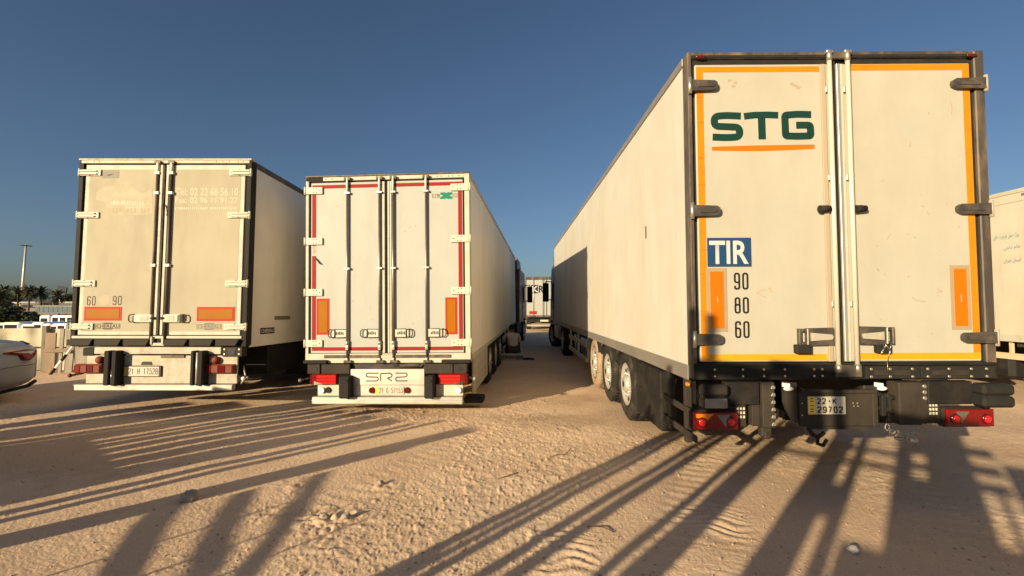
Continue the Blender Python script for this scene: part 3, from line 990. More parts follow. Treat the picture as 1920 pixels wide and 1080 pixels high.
for xs, s in (((-0.945, -0.86), -1), ((0.70, 0.80), 1)):
    z0 = -0.325 if s < 0 else -0.30
    g = MB()
    g.box(xs[0], xs[1], 0.0, 0.012, z0 - 0.08, z0 + 0.11, 0.002)
    b_ = g.build('lamp_bracket', dusty_black, tr, O)
    g = MB()
    for i in range(3):
        for j in range(3):
            x = xs[0] + 0.018 + i * 0.026
            z = z0 + 0.005 + j * 0.035
            g.box(x - 0.008, x + 0.008, -0.003, 0.001, z - 0.011, z + 0.011, 0.001)
    g.build('perforation', hinge_cream, b_, O)
# uprights
g = MB()
g.box(-0.805, -0.735, 0.0, 0.10, -0.40, -0.03, 0.006)
g.box(-0.732, -0.628, -0.04, 0.10, -0.405, -0.02, 0.006)
g.box(-0.735, -0.645, -0.02, 0.06, -0.490, -0.405, 0.012)
g.box(-0.715, -0.665, -0.03, 0.06, -0.505, -0.44, 0.01)
up = g.build('underrun_post', dusty_black, tr, O)
g = MB()
for i in range(6):
    screw(g, -0.645, -0.041, -0.06 - i * 0.062, 0.018, 0.012)
    g.box(-0.664, -0.630, -0.052, -0.039, -0.09 - i * 0.062 + 0.014, -0.09 - i * 0.062 + 0.03, 0.003)
g.build('bolt', zinc, up, O)
g = MB()
g.box(0.425, 0.62, -0.04, 0.10, -0.385, -0.025, 0.01)
g.box(0.62, 0.69, -0.02, 0.10, -0.38, -0.03, 0.012)
up = g.build('underrun_post', dusty_black, tr, O)
g = MB()
for i in range(3):
    screw(g, 0.65, -0.021, -0.06 - i * 0.05, 0.02, 0.014)
g.build('bolt', zinc, up, O)
MB().prism([(-0.53, -0.02), (-0.422, -0.03), (-0.422, -0.375), (-0.455, -0.36), (-0.505, -0.27), (-0.53, -0.20)], -0.01, 0.03).build('gusset', dusty_black, tr, O)
g = MB()
g.box(-0.408, 0.238, -0.028, 0.02, -0.40, -0.10, 0.012)
g.box(-0.36, 0.225, -0.05, 0.0, -0.115, -0.085, 0.006)
g.prism([(-0.408, -0.10), (-0.36, -0.115), (-0.36, -0.085), (-0.39, -0.07)], -0.04, 0.0)
g.box(0.205, 0.25, -0.035, 0.0, -0.40, -0.10, 0.006)
g.prism([(-0.37, -0.395), (0.21, -0.395), (0.16, -0.425), (-0.30, -0.425)], -0.015, 0.02)
pp = g.build('plate_carrier', dusty_black, tr, O)
g = MB()
for x, z in ((0.04, -0.20), (0.075, -0.20), (0.045, -0.225), (0.08, -0.225), (-0.395, -0.20), (-0.396, -0.30)):
    screw(g, x, -0.029, z, 0.007, 0.005)
g.build('bolt', bolt_bright, pp, O)
g = MB().box(-0.348, -0.030, -0.040, -0.0285, -0.292, -0.142, 0.004)
npl = g.build('number_plate', plate_white, tr, O)
MB().box(-0.346, -0.292, -0.0415, -0.0398, -0.290, -0.144, 0.0004).build('plate_band', plate_yellow, npl, O)
g = MB()
for z in (-0.162, -0.185, -0.22, -0.25, -0.272):
    g.stroke([(-0.332, z), (-0.318, z + 0.006), (-0.306, z)], 0.007, -0.0425)
g.build('plate_script', ink_brown, npl, O)
numerals('plate_lettering', '22', (-0.272, -0.198, -0.206, -0.155), -0.0415, ink_black, npl, O, 0.0095)
numerals('plate_lettering', 'K', (-0.142, -0.106, -0.206, -0.155), -0.0415, ink_black, npl, O, 0.0095)
MB().ball((-0.168, -0.0415, -0.180), 0.008, 0.001, 0.008).build('plate_lettering', ink_black, npl, O)
numerals('plate_lettering', '29702', (-0.272, -0.056, -0.280, -0.224), -0.0415, ink_black, npl, O, 0.0105)
for x in (-0.52, 0.27):
    g = MB().ball((x, -0.055, -0.072), 0.043, 0.02, 0.019)
    g.box(x - 0.02, x + 0.02, -0.05, 0.01, -0.066, -0.03, 0.004)
    g.build('plate_lamp', lamp_white, tr, O)
g = MB()
g.path([(0.24, 0.02, -0.13), (0.34, 0.02, -0.14), (0.44, 0.02, -0.17)], 0.02, 8)
g.path([(0.24, 0.05, -0.27), (0.33, 0.03, -0.25), (0.44, 0.03, -0.30)], 0.022, 8)
g.box(0.31, 0.35, 0.0, 0.04, -0.32, -0.13, 0.006)
g.box(0.37, 0.40, 0.0, 0.04, -0.28, -0.15, 0.006)
g.build('brake_pipe', black_rubber, tr, O)
# loose chain with couplings hanging under the right post
g = MB()
random.seed(3)
for i in range(11):
    a = i / 10
    x = 0.33 + 0.28 * a
    z = -0.40 - 0.09 * math.sin(a * math.pi) - 0.02 * random.random()
    M = Matrix.Translation((x, -0.02, z)) @ Matrix.Rotation(random.uniform(0, 3), 4, 'Y') @ Matrix.Rotation(random.uniform(-0.7, 0.7), 4, 'X')
    pts = [(0.022 * math.cos(t) * 1.3, 0, 0.022 * math.sin(t)) for t in [j * math.pi / 4 for j in range(9)]]
    g.path(pts, 0.006, 6, M)
g.ball((0.55, -0.02, -0.52), 0.035, 0.02, 0.03)
g.ball((0.42, -0.02, -0.50), 0.035, 0.02, 0.015)
g.build('chain', zinc, tr, O)
g = MB()
g.path([(-0.33, 0.0, -0.41), (-0.30, -0.01, -0.47), (-0.25, -0.01, -0.49), (-0.20, -0.01, -0.45)], 0.016, 8)
g.path([(-0.25, -0.01, -0.48), (-0.27, -0.02, -0.54), (-0.22, -0.02, -0.56), (-0.18, -0.01, -0.51)], 0.014, 8)
g.build('rope_hook', black_rubber, tr, O)
# suspension and mud flaps seen under the rear
g = MB()
for s in (-1, 1):
    g.box(s * 0.80, s * 1.22, 1.95, 1.99, -0.75, -0.05, 0.004)
build_each(g, 'mud_flap', black_rubber, tr, O)
RA = (2.62, 3.90, 5.18)
axles(tr, ZR, RA, 0.0, dusty=(2,), holes=True)
g = MB()
g.box(-1.29, -0.9, 0.95, 1.93, -0.70, -0.06, 0.015)
g.box(-1.295, -1.289, 0.95, 1.93, -0.40, -0.36, 0.003)
g.build('storage_box', black_paint, tr, O)
MB().box(0.9, 1.29, 0.95, 1.93, -0.62, -0.06, 0.015).build('storage_box', black_paint, tr, O)
# short side guard between the box and the tail
sg_ = MB()
for y in (0.28, 0.72):
    sg_.box(-1.27, -1.21, y, y + 0.06, -0.62, -0.02, 0.006)
build_each(sg_, 'guard_post', dusty_black, tr, O)
for z in (-0.34, -0.55):
    MB().box(-1.29, -1.265, 0.02, 0.93, z, z + 0.06, 0.006).build('guard_rail', dusty_black, tr, O)
MB().ball((-1.285, 0.18, -0.07), 0.02, 0.04, 0.02).build('side_lamp', lamp_amber, tr, O)
# mudguards over the wheels
g = MB()
for s in (-1, 1):
    for y in RA:
        for k in range(8):
            a0 = R(25 + k * 16.25)
            a1 = R(25 + (k + 1) * 16.25)
            r0 = 0.56
            zc = 0.5 - ZR
            p = [(y - r0 * math.cos(a0), zc + r0 * math.sin(a0)), (y - r0 * math.cos(a1), zc + r0 * math.sin(a1))]
            g.add([(s * 1.27, p[0][0], p[0][1]), (s * 0.9, p[0][0], p[0][1]), (s * 0.9, p[1][0], p[1][1]), (s * 1.27, p[1][0], p[1][1])], [(0, 1, 2, 3)], orient=False)
build_each(g, 'mudguard', black_rubber, tr, O, 8)
# long side guard rails further forward
def side_guard(root, O, y0, y1, s, m, zs=((-0.28, -0.17), (-0.60, -0.49)), x=1.275):
    for z0, z1 in zs:
        MB().box(s * x, s * (x - 0.03), y0, y1, z0, z1, 0.006).build('guard_rail', m, root, O)
    for y in np.linspace(y0 + 0.05, y1 - 0.1, 3):
        MB().box(s * (x - 0.032), s * (x - 0.08), y, y + 0.06, zs[-1][0], -0.02, 0.004).build('guard_post', m, root, O)
side_guard(tr, O, 6.1, 9.3, -1, alu)
side_guard(tr, O, 6.1, 9.3, 1, alu)
landing_legs(tr, ZR, 9.9)
# grey sticker on the left side wall and faint panel seams
MB().box(-1.3035, -1.2995, 1.33, 1.385, 1.42, 1.56, 0.0005).build('sticker', ink_grey, tr, O)
MB().box(-1.28, 1.28, LEN + 0.01, LEN + 0.55, 0.9, 2.6, 0.05).build('cooling_unit', cab_dark, tr, O)

# ============ middle trailer: red tape border and four lock rods =============
CM = (-1.932, 7.213, -0.796 + CAM_H)
ZM = CM[2] + 0.10
tm = trailer_root('refrigerated_trailer', CM, -3.366, 0.606, -0.626, ZM,
                  'white refrigerated trailer with red tape border, four lock rods and aluminium rear plate', TRAILERS)
O = (0, 0, ZM)
H = 2.878
body(tm, ZM, H, white_side_lifted, rail_m=cream_trim, top_m=cream_trim, rail=0.05)
g = MB()
g.box(-1.304, -1.255, -0.006, 0.12, -0.02, H, 0.006)
g.box(1.225, 1.304, -0.006, 0.12, -0.02, H, 0.006)
g.box(-1.255, 1.225, -0.004, 0.12, 2.805, H - 0.012, 0.005)
build_each(g, 'rear_frame', cream_trim, tm, O)
g = MB()
g.box(-1.255, -1.222, 0.02, 0.11, 0.10, 2.805, 0.002)
g.box(1.199, 1.225, 0.02, 0.11, 0.10, 2.805, 0.002)
g.box(-1.222, 1.199, 0.02, 0.11, 2.779, 2.805, 0.002)
build_each(g, 'door_seal', black_rubber, tm, O)
MB().box(-1.304, 1.304, -0.018, 0.12, H - 0.011, H + 0.012, 0.004).build('roof_lip', frame_dark, tm, O)
MB().box(-1.297, -1.03, -0.014, -0.003, 2.806, 2.862, 0.004).build('marker_lamp', black_rubber, tm, O)
g = MB()
for x in (-0.98, -0.88, 0.80, 0.86, 0.98, 1.04, 1.14):
    screw(g, x, -0.004, 2.832, 0.010, 0.005)
build_each(g, 'rivet', ink_brown, tm, O)
ml = MB().box(-1.221, -0.032, 0.003, 0.09, 0.092, 2.778, 0.006).build('door', white_door, tm, O)
mr = MB().box(0.008, 1.198, 0.003, 0.09, 0.092, 2.778, 0.006).build('door', white_door, tm, O)
ml['label'] = 'left rear door with red tape border'
mr['label'] = 'right rear door with a small green badge at the top'
MB().box(-0.031, 0.007, 0.02, 0.06, 0.10, 2.80, 0.003).build('centre_seal', black_rubber, tm, O)
g = MB().box(0.012, 0.04, -0.010, 0.0025, 0.095, 2.775, 0.003)
g.box(0.046, 0.072, -0.006, 0.0025, 0.095, 2.775, 0.003)
build_each(g, 'edge_trim', cream_trim, mr, O)
MB().box(-0.072, -0.036, -0.008, 0.0025, 0.095, 2.775, 0.003).build('edge_trim', cream_trim, ml, O)
Y = 0.0015
def tapeM(parent, rects):
    g = MB()
    for x0, x1, z0, z1 in rects:
        g.box(x0, x1, Y, Y + 0.0012, z0, z1, 0.0003)
    return g.build('tape', tape_red, parent, O)
tapeM(ml, [(-1.204, -1.138, 0.186, 1.62), (-1.204, -1.138, 1.78, 2.742), (-1.1375, -0.08, 2.686, 2.742), (-1.204, -0.08, 0.130, 0.1855)])
tapeM(mr, [(1.124, 1.186, 0.186, 2.742), (0.078, 1.1235, 2.686, 2.742), (0.078, 1.186, 0.130, 0.1855)])
g = MB()
for q in range(40):
    x, z = random.uniform(-1.2, -1.14), random.uniform(1.63, 1.77)
    g.box(x, x + random.uniform(.004, .014), Y, Y + 0.001, z, z + random.uniform(.004, .02), 0.0002)
g.build('tape_residue', ink_scuff, ml, O)
MB().path([(-1.165, -0.01, 1.60), (-1.12, -0.02, 1.56), (-1.07, -0.02, 1.50), (-1.05, -0.015, 1.49)], 0.010, 6).build('seal_cable', frame_dark, ml, O)
# lock rods
for d, x in ((ml, -0.625), (ml, -0.112), (mr, 0.105), (mr, 0.625)):
    g = MB().tube((x, -0.030, 0.02), (x, -0.030, 2.60), 0.0165, n=12)
    g.build('lock_rod', rod_grey, d, O)
    g = MB()
    g.tube((x, -0.030, 2.60), (x, -0.030, 2.83), 0.0175, n=12)
    g.tube((x, -0.030, -0.03), (x, -0.030, 0.10), 0.016, n=12)
    build_each(g, 'rod_sleeve', rod_white, d, O)
    g = MB()
    for z in (1.395, 2.585):
        g.box(x - 0.045, x + 0.045, -0.048, 0.0, z, z + 0.03, 0.005)
    g.tube((x, -0.030, 0.225), (x, -0.030, 0.285), 0.027, n=12)
    g.tube((x, -0.030, 0.16), (x, -0.030, 0.19), 0.024, n=12)
    g.box(x - 0.022, x + 0.022, -0.05, 0.0, 0.145, 0.28, 0.006)
    build_each(g, 'rod_bracket', zinc, d, O)
    g = MB()
    g.box(x - 0.05, x - 0.012, -0.05, -0.005, 2.80, 2.845, 0.005)
    g.box(x + 0.012, x + 0.06, -0.05, -0.005, 2.80, 2.845, 0.005)
    g.box(x - 0.05, x + 0.075, -0.055, -0.01, -0.055, -0.015, 0.006)
    build_each(g, 'rod_cam', frame_dark, d, O)
# hinges
def hinge_cream_(d, s, zc, O, x_in, sl=0.30, hh=0.055, rows=False):
    g = MB()
    a, b = s * 1.295, s * x_in
    g.box(min(a, b), max(a, b), -0.026, 0.002, zc - hh, zc + hh, 0.010)
    h = g.build('hinge', hinge_cream, d, O)
    g = MB().tube((s * 1.312, -0.016, zc - hh * 1.1), (s * 1.312, -0.016, zc + hh * 1.1), 0.016, n=10)
    g.build('hinge_pin', hinge_cream, d, O)
    g = MB()
    for x in (s * 1.17, s * 1.12):
        for z in (zc - 0.03, zc + 0.03):
            screw(g, x, -0.026, z, 0.010, 0.003)
    screw(g, s * (x_in + 0.04), -0.026, zc, 0.011, 0.003)
    g.build('hinge_screw', ink_brown, d, O)
for zc in (2.652, 1.85, 1.045, 0.248):
    hinge_cream_(ml, -1, zc, O, 1.025)
    hinge_cream_(mr, 1, zc, O, 1.01)
# reflectors
reflector(ml, -1.095, -0.955, 0.415, 0.915, 0.033, refl_amber, refl_red, O, Y)
reflector(mr, 0.945, 1.07, 0.405, 0.91, 0.032, refl_amber, refl_red, O, Y)
# badge
g = MB().box(0.715, 0.835, Y, Y + 0.001, 2.498, 2.556, 0.0003)
g.build('badge', ink_grey, mr, O)
letters('badge_lettering', 'SL', (0.728, 0.818, 2.508, 2.546), 0.0009, hinge_cream, mr, O, bold=0.01)
g = MB()
g.prism([(0.845, 2.578), (0.925, 2.578), (0.94, 2.563), (0.955, 2.578), (1.035, 2.578), (1.035, 2.545), (0.985, 2.527), (1.035, 2.508), (1.035, 2.475), (0.955, 2.475), (0.94, 2.490), (0.925, 2.475), (0.845, 2.475), (0.845, 2.508), (0.895, 2.527), (0.845, 2.545)], Y, Y + 0.001)
g.build('badge', ink_teal, mr, O)
MB().box(1.04, 1.185 - 0.065, Y, Y + 0.001, 2.498, 2.556, 0.0003).build('badge', ink_grey, mr, O)
letters('badge_lettering', '200', (1.046, 1.115, 2.508, 2.546), 0.0009, hinge_cream, mr, O, bold=0.01)
# handles: oval plates with a wire loop
def handle_M(d, x_rod, s):
    xa = x_rod + s * 0.02
    xb = x_rod + s * 0.29
    zc = 0.40
    g = MB()
    g.box(min(xa, xb - s * 0.05), max(xa, xb - s * 0.05), -0.022, 0.002, zc - 0.06, zc + 0.06, 0.012)
    h = g.build('handle', hinge_cream, d, O)
    g = MB()
    x0, x1 = xb - s * 0.09, xb + s * 0.01
    pts = [(x0, -0.03, zc + 0.055), (x1 - s * 0.03, -0.03, zc + 0.062), (x1, -0.03, zc + 0.035), (x1, -0.03, zc - 0.035), (x1 - s * 0.03, -0.03, zc - 0.062), (x0, -0.03, zc - 0.055), (x0, -0.03, zc + 0.055)]
    g.path(pts, 0.008, 8)
    g.path([(xa, -0.024, zc + 0.062), (x0, -0.026, zc + 0.066)], 0.006, 6)
    g.path([(xa, -0.024, zc - 0.062), (x0, -0.026, zc - 0.066)], 0.006, 6)
    g.build('handle_loop', frame_dark, d, O)
    g = MB()
    for q in range(6):
        x = xa + s * (0.05 + q * 0.026)
        g.box(x - 0.008, x + 0.008, -0.027, -0.021, zc - 0.025 + 0.008 * (q % 2), zc + 0.02 + 0.006 * (q % 3), 0.002)
    g.build('latch', frame_dark, d, O)
handle_M(ml, -0.625, -1)
handle_M(ml, -0.112, -1)
handle_M(mr, 0.105, 1)
handle_M(mr, 0.625, 1)
# scuffs
g = MB()
for x, z in ((0.28, 1.98), (0.36, 2.05), (0.45, 2.06), (-0.55, 0.90), (-0.28, 0.8), (-0.24, 0.62), (-0.8, 2.4), (0.40, 0.55)):
    g.prism([(x + 0.016 * math.cos(a) * random.uniform(.4, 1.2), z + 0.016 * math.sin(a) * random.uniform(.4, 1.3)) for a in [i * math.pi / 3 for i in range(6)]], Y, Y + 0.001)
g.build('smudge', scuff_soft, tm, O)
# sill
g = MB()
g.box(-1.304, 1.304, -0.01, 0.12, -0.06, 0.086, 0.006)
sill = g.build('rear_sill', cream_trim, tm, O)
MB().box(-1.0, 1.0, -0.022, -0.0095, 0.018, 0.066, 0.004).build('sill_groove', frame_dark, sill, O)
MB().box(-0.10, 0.10, -0.026, -0.0225, 0.02, 0.06, 0.003).build('sill_cover', cream_trim, sill, O)
for x0, x1 in ((-1.31, -0.93), (0.86, 1.31)):
    MB().box(x0, x1, -0.075, -0.011, -0.062, -0.008, 0.014).build('rubber_buffer', black_rubber, sill, O)
# cross beam boxes under the sill
for x0, x1 in ((-1.262, -1.06), (-1.04, -0.585), (0.59, 1.03), (1.04, 1.245)):
    MB().box(x0, x1, -0.025, 0.12, -0.225, -0.075, 0.008).build('beam_box', dusty_black, tm, O)
for x in (-1.13, 1.15):
    MB().tube((x, -0.026, -0.15), (x, -0.0262 - 0.004, -0.15), 0.034, n=16).build('beam_hole', ink_black, tm, O)
MB().box(-0.585, 0.59, 0.05, 0.12, -0.22, -0.07, 0.006).build('cross_member', chassis, tm, O)
g = MB().path([(0.10, -0.01, -0.08), (0.14, -0.01, -0.125), (0.48, -0.01, -0.125), (0.52, -0.01, -0.08)], 0.012, 8)
g.build('cable_loop', dusty_black, tm, O)
# aluminium rear plates and bumper
pl = MB().box(-0.575, 0.585, -0.02, 0.0, -0.398, -0.152, 0.006).build('rear_plate', alu, tm, O)
s0 = 0.121
g = MB()
def Q(x, y): return (-0.331 + (x - 730) * 0.655 / 430, -0.212 - (y - 395) * 0.125 / 72)
g.stroke([Q(862, 397), Q(742, 397), Q(730, 412), Q(742, 430), Q(848, 432), Q(860, 448), Q(848, 466), Q(730, 466)], 0.016, -0.0215, rad=0.02)
g.stroke([Q(882, 468), Q(882, 400), Q(985, 398), Q(1004, 416), Q(985, 436), Q(950, 438), Q(998, 468)], 0.016, -0.0215, rad=0.02)
g.stroke([Q(1035, 397), Q(1145, 397), Q(1158, 412), Q(1145, 430), Q(1045, 434), Q(1035, 450), Q(1045, 466), Q(1158, 466)], 0.016, -0.0215, rad=0.02)
build_each(g, 'plate_lettering', ink_black, pl, O)
MB().box(-0.55, 0.585, -0.012, 0.01, -0.565, -0.400, 0.005).build('lower_plate', alu, tm, O)
for x0, x1 in ((-1.105, -0.735), (0.745, 1.18)):
    MB().box(x0, x1, -0.006, 0.01, -0.565, -0.39, 0.005).build('corner_plate', cream_trim, tm, O)
for x0, x1 in ((-0.70, -0.53), (0.615, 0.765)):
    g = MB().box(x0, x1, -0.18, 0.02, -0.580, -0.245, 0.02)
    g.box(x0 + 0.03, x1 - 0.03, -0.188, -0.17, -0.33, -0.29, 0.004)
    g.build('rubber_stop', black_rubber, tm, O)
def tail_lamp_M(x0, x1, s):
    t = MB().box(x0, x1, -0.05, 0.03, -0.390, -0.222, 0.02).build('tail_light', lamp_red, tm, O)
    w_ = x1 - x0
    for q in range(3):
        z0 = -0.375 + q * 0.048
        MB().box(x0 + 0.09 if s < 0 else x0 + 0.02, x1 - 0.02 if s < 0 else x1 - 0.09, -0.056, -0.048, z0, z0 + 0.036, 0.006).build('lens', lamp_red_hot, t, O)
    e0 = x0 + 0.05 if s < 0 else x1 - 0.05
    f0 = x0 + 0.21 if s < 0 else x1 - 0.21
    MB().prism([(e0, -0.33), (f0, -0.385), (e0, -0.385)] if s > 0 else [(e0, -0.33), (e0, -0.385), (f0, -0.385)], -0.058, -0.046).build('indicator_lens', lamp_clear, t, O)
    xe = x0 if s < 0 else x1
    MB().box(xe - 0.025, xe + 0.025, -0.045, 0.05, -0.385, -0.228, 0.015).build('lamp_end', lamp_red_deep, t, O)
tail_lamp_M(-1.19, -0.775, -1)
tail_lamp_M(0.80, 1.235, 1)
# plate with round red lamps either side
npl = MB().box(-0.185, 0.265, -0.026, -0.0125, -0.543, -0.420, 0.004).build('number_plate', plate_white, tm, O)
MB().box(-0.183, -0.135, -0.0272, -0.0258, -0.541, -0.422, 0.0004).build('plate_band', plate_yellow, npl, O)
numerals('plate_lettering', '21 G 57153', (-0.120, 0.248, -0.522, -0.440), -0.0272, ink_brown, npl, O, 0.0085, 0.28)
for x in (-0.235, 0.315):
    g = MB().tube((x, -0.012, -0.478), (x, -0.045, -0.478), 0.05, 0.044, n=18)
    g.build('round_reflector', lamp_red_deep, tm, O)
for x, x2 in ((-1.03, -0.93), (1.11, None)):
    MB().tube((x, -0.005, -0.475), (x, -0.05, -0.475), 0.048, 0.044, n=18).build('round_lamp', lamp_white, tm, O)
MB().tube((-0.935, -0.005, -0.475), (-0.935, -0.03, -0.475), 0.047, 0.044, n=18).build('round_lamp', black_rubber, tm, O)
g = MB().box(-1.175, 1.18, -0.055, 0.03, -0.688, -0.572, 0.01)
g.box(-1.178, 1.183, -0.062, -0.054, -0.635, -0.623, 0.002)
g.box(-1.178, 1.183, -0.062, -0.054, -0.672, -0.662, 0.002)
g.build('bumper', alu, tm, O)
# marker lamps on rubber stalks at both sides
def stalk(root, O, x, s, z, m_lamp=lamp_white):
    g = MB()
    g.path([(s * x, 0.02, z), (s * (x + 0.07), -0.02, z - 0.015), (s * (x + 0.13), -0.04, z - 0.03)], 0.016, 8)
    t = g.build('marker_arm', black_rubber, root, O)
    MB().ball((s * (x + 0.145), -0.045, z - 0.03), 0.03, 0.03, 0.03).build('marker_lamp', m_lamp, t, O)
stalk(tm, O, 1.22, -1, -0.29, lamp_clear)
stalk(tm, O, 1.22, 1, -0.27, lamp_clear)
# right side: dusty skirt panel, mudguards, wheels
MA = (3.2, 4.5, 5.8)
axles(tm, ZM, MA, 0.0, xw=1.27)
for s in (-1, 1):
    MB().box(s * 1.285, s * 1.25, 0.45, 2.45, -0.62, -0.03, 0.01).build('skirt_panel', cream_worn, tm, O)
    for y in (2.52, 3.82, 5.12, 6.42):
        MB().box(s * 1.28, s * 0.86, y, y + 0.03, -0.62, -0.10, 0.006).build('mud_flap', dusty_black, tm, O)
    MB().box(s * 1.27, s * 0.9, 2.55, 6.42, -0.14, -0.02, 0.01).build('mudguard', black_rubber, tm, O)
side_guard(tm, O, 6.7, 9.8, 1, alu)
MB().box(1.1, 1.42, 0.55, 0.85, -0.80, -0.70, 0.02).build('rubber_roller', black_rubber, tm, O)
landing_legs(tm, ZM, 10.2)
MB().box(-1.25, 1.25, LEN + 0.01, LEN + 0.6, 0.8, 2.65, 0.05).build('cooling_unit', cab_dark, tm, O)

# ============ left trailer: beige faded doors with ghost lettering =============
CL = (-5.322, 6.992, -0.584 + CAM_H)
ZL = CL[2] - 0.07
tl = trailer_root('refrigerated_trailer', CL, -0.168, -0.814, 0.061, ZL,
                  'faded beige refrigerated trailer with ghost phone numbers on its doors and black edge posts', TRAILERS)
O = (0, 0, ZL)
H = 2.86
body(tl, ZL, H, grey_side, rail_m=grey_side, top_m=frame_dark, toprail=0.09)
g = MB()
g.box(-1.335, -1.262, -0.004, 0.14, 0.02, 2.83, 0.006)
g.box(1.255, 1.325, -0.004, 0.14, 0.02, 2.83, 0.006)
build_each(g, 'rear_post', black_paint, tl, O)
g = MB()
g.box(-1.30, 1.29, -0.012, 0.12, 2.800, 2.846, 0.005)
build_each(g, 'rear_frame', cream_trim, tl, O)
g = MB()
g.box(-1.335, 1.325, -0.020, 0.12, 2.847, 2.872, 0.004)
g.build('roof_lip', cream_worn, tl, O)
g = MB()
g.box(-1.262, -1.232, 0.02, 0.1, 0.16, 2.8, 0.002)
g.box(1.226, 1.255, 0.02, 0.1, 0.16, 2.8, 0.002)
g.box(-1.232, 1.226, 0.02, 0.1, 2.778, 2.8, 0.002)
build_each(g, 'door_seal', black_rubber, tl, O)
g = MB()
for x in (-1.1, -1.02, 0.78, 0.88, 0.98, 1.12, 1.2):
    screw(g, x, -0.012, 2.823, 0.009, 0.004)
build_each(g, 'rivet', ink_brown, tl, O)
ll = MB().box(-1.231, -0.022, 0.003, 0.09, 0.170, 2.777, 0.006).build('door', cream_trim, tl, O)
lr = MB().box(0.022, 1.225, 0.003, 0.09, 0.170, 2.777, 0.006).build('door', cream_trim, tl, O)
ll['label'] = 'left rear door with peeled lettering and numbers 60 and 90'
lr['label'] = 'right rear door with faint telephone numbers'
MB().box(-0.0215, 0.0215, 0.015, 0.06, 0.16, 2.80, 0.003).build('centre_seal', black_rubber, tl, O)
for d, x0, x1 in ((ll, -1.170, -0.145), (lr, 0.145, 1.160)):
    MB().box(x0, x1, 0.0005, 0.004, 0.225, 2.705, 0.001).build('door_panel', beige_door, d, O)
Y = -0.0008
# edge trims and lock rods
for d, x0, x1 in ((ll, -0.068, -0.026), (lr, 0.026, 0.068)):
    MB().box(x0, x1, -0.022, 0.0025, 0.172, 2.772, 0.006).build('edge_trim', cream_trim, d, O)
for d, x in ((ll, -0.105), (lr, 0.105)):
    MB().tube((x, -0.022, 0.11), (x, -0.022, 2.82), 0.021, n=12).build('lock_rod', frame_dark, d, O)
    g = MB()
    for z in (2.31, 2.62, 1.2):
        g.box(x - 0.038, x + 0.038, -0.044, 0.0, z, z + 0.045, 0.006)
    g.tube((x, -0.022, 2.63), (x, -0.022, 2.80), 0.025, n=10)
    build_each(g, 'rod_bracket', rod_white, d, O)
    g = MB()
    g.box(x - 0.05, x + 0.05, -0.045, -0.013, 2.785, 2.83, 0.006)
    build_each(g, 'rod_cam', frame_dark, d, O)
g = MB()
g.path([(0.035, -0.03, 2.15), (0.06, -0.035, 2.10), (0.075, -0.035, 2.02), (0.06, -0.03, 1.98)], 0.006, 6)
g.path([(-0.005, -0.015, 2.55), (0.004, -0.02, 2.3), (-0.006, -0.02, 2.12), (0.002, -0.018, 1.9)], 0.008, 6)
g.build('rope_end', frame_dark, tl, O)
# hinges with two ribs
def hinge_L(d, s, zc):
    g = MB()
    a, b = s * 1.305, s * 0.985
    g.box(a, b, -0.020, 0.002, zc - 0.048, zc + 0.048, 0.008)
    g.box(a, b + s * 0.05, -0.040, -0.018, zc + 0.012, zc + 0.034, 0.006)
    g.box(a, b + s * 0.05, -0.040, -0.018, zc - 0.034, zc - 0.012, 0.006)
    h = g.build('hinge', hinge_cream, d, O)
    MB().tube((s * 1.318, -0.014, zc - 0.06), (s * 1.318, -0.014, zc + 0.06), 0.016, n=10).build('hinge_pin', hinge_cream, d, O)
    g = MB()
    for x, z in ((s * 1.15, zc + 0.041), (s * 1.15, zc - 0.041), (s * 1.02, zc)):
        screw(g, x, -0.020, z, 0.010, 0.003)
    g.build('hinge_screw', ink_brown, d, O)
for zc in (2.652, 1.994, 0.947, 0.296):
    hinge_L(ll, -1, zc)
    hinge_L(lr, 1, zc)
# grey sticker, peeled lettering, ghost text
MB().box(-0.978, -0.717, Y, Y + 0.001, 2.570, 2.693, 0.0003).build('sticker', patch_grey, ll, O)
g = MB()
g.prism([(-0.80, 2.636), (-0.84, 2.612), (-0.90, 2.60), (-0.89, 2.625)], Y - 0.001, Y)
g.build('sticker_mark', ink_brown, ll, O)
def blob(cx, cz, rx, rz, n=22, j=0.35):
    return [(cx + rx * math.cos(a) * random.uniform(1 - j, 1 + j * .4), cz + rz * math.sin(a) * random.uniform(1 - j, 1 + j * .4)) for a in [i * 2 * math.pi / n for i in range(n)]]
random.seed(21)
peel = mat('peeled_paint', (0.405, 0.355, 0.265), 0.65, spec=0.12, dirt=(0.355, 0.315, 0.24), dirt_amt=0.9, dirt_scale=(9, 9, 9), lo=0.4, hi=0.6)
g = MB()
g.prism([(-1.05, 2.36), (-0.93, 2.43), (-0.74, 2.46), (-0.60, 2.52), (-0.50, 2.48), (-0.44, 2.38), (-0.36, 2.33), (-0.27, 2.36), (-0.20, 2.42), (-0.19, 2.15), (-0.17, 2.02), (-0.26, 2.0), (-0.66, 1.99), (-0.74, 2.05), (-0.88, 2.10), (-0.92, 2.20), (-1.06, 2.24)], Y + 0.0002, Y + 0.001)
g.build('peeled_patch', peel, ll, O)
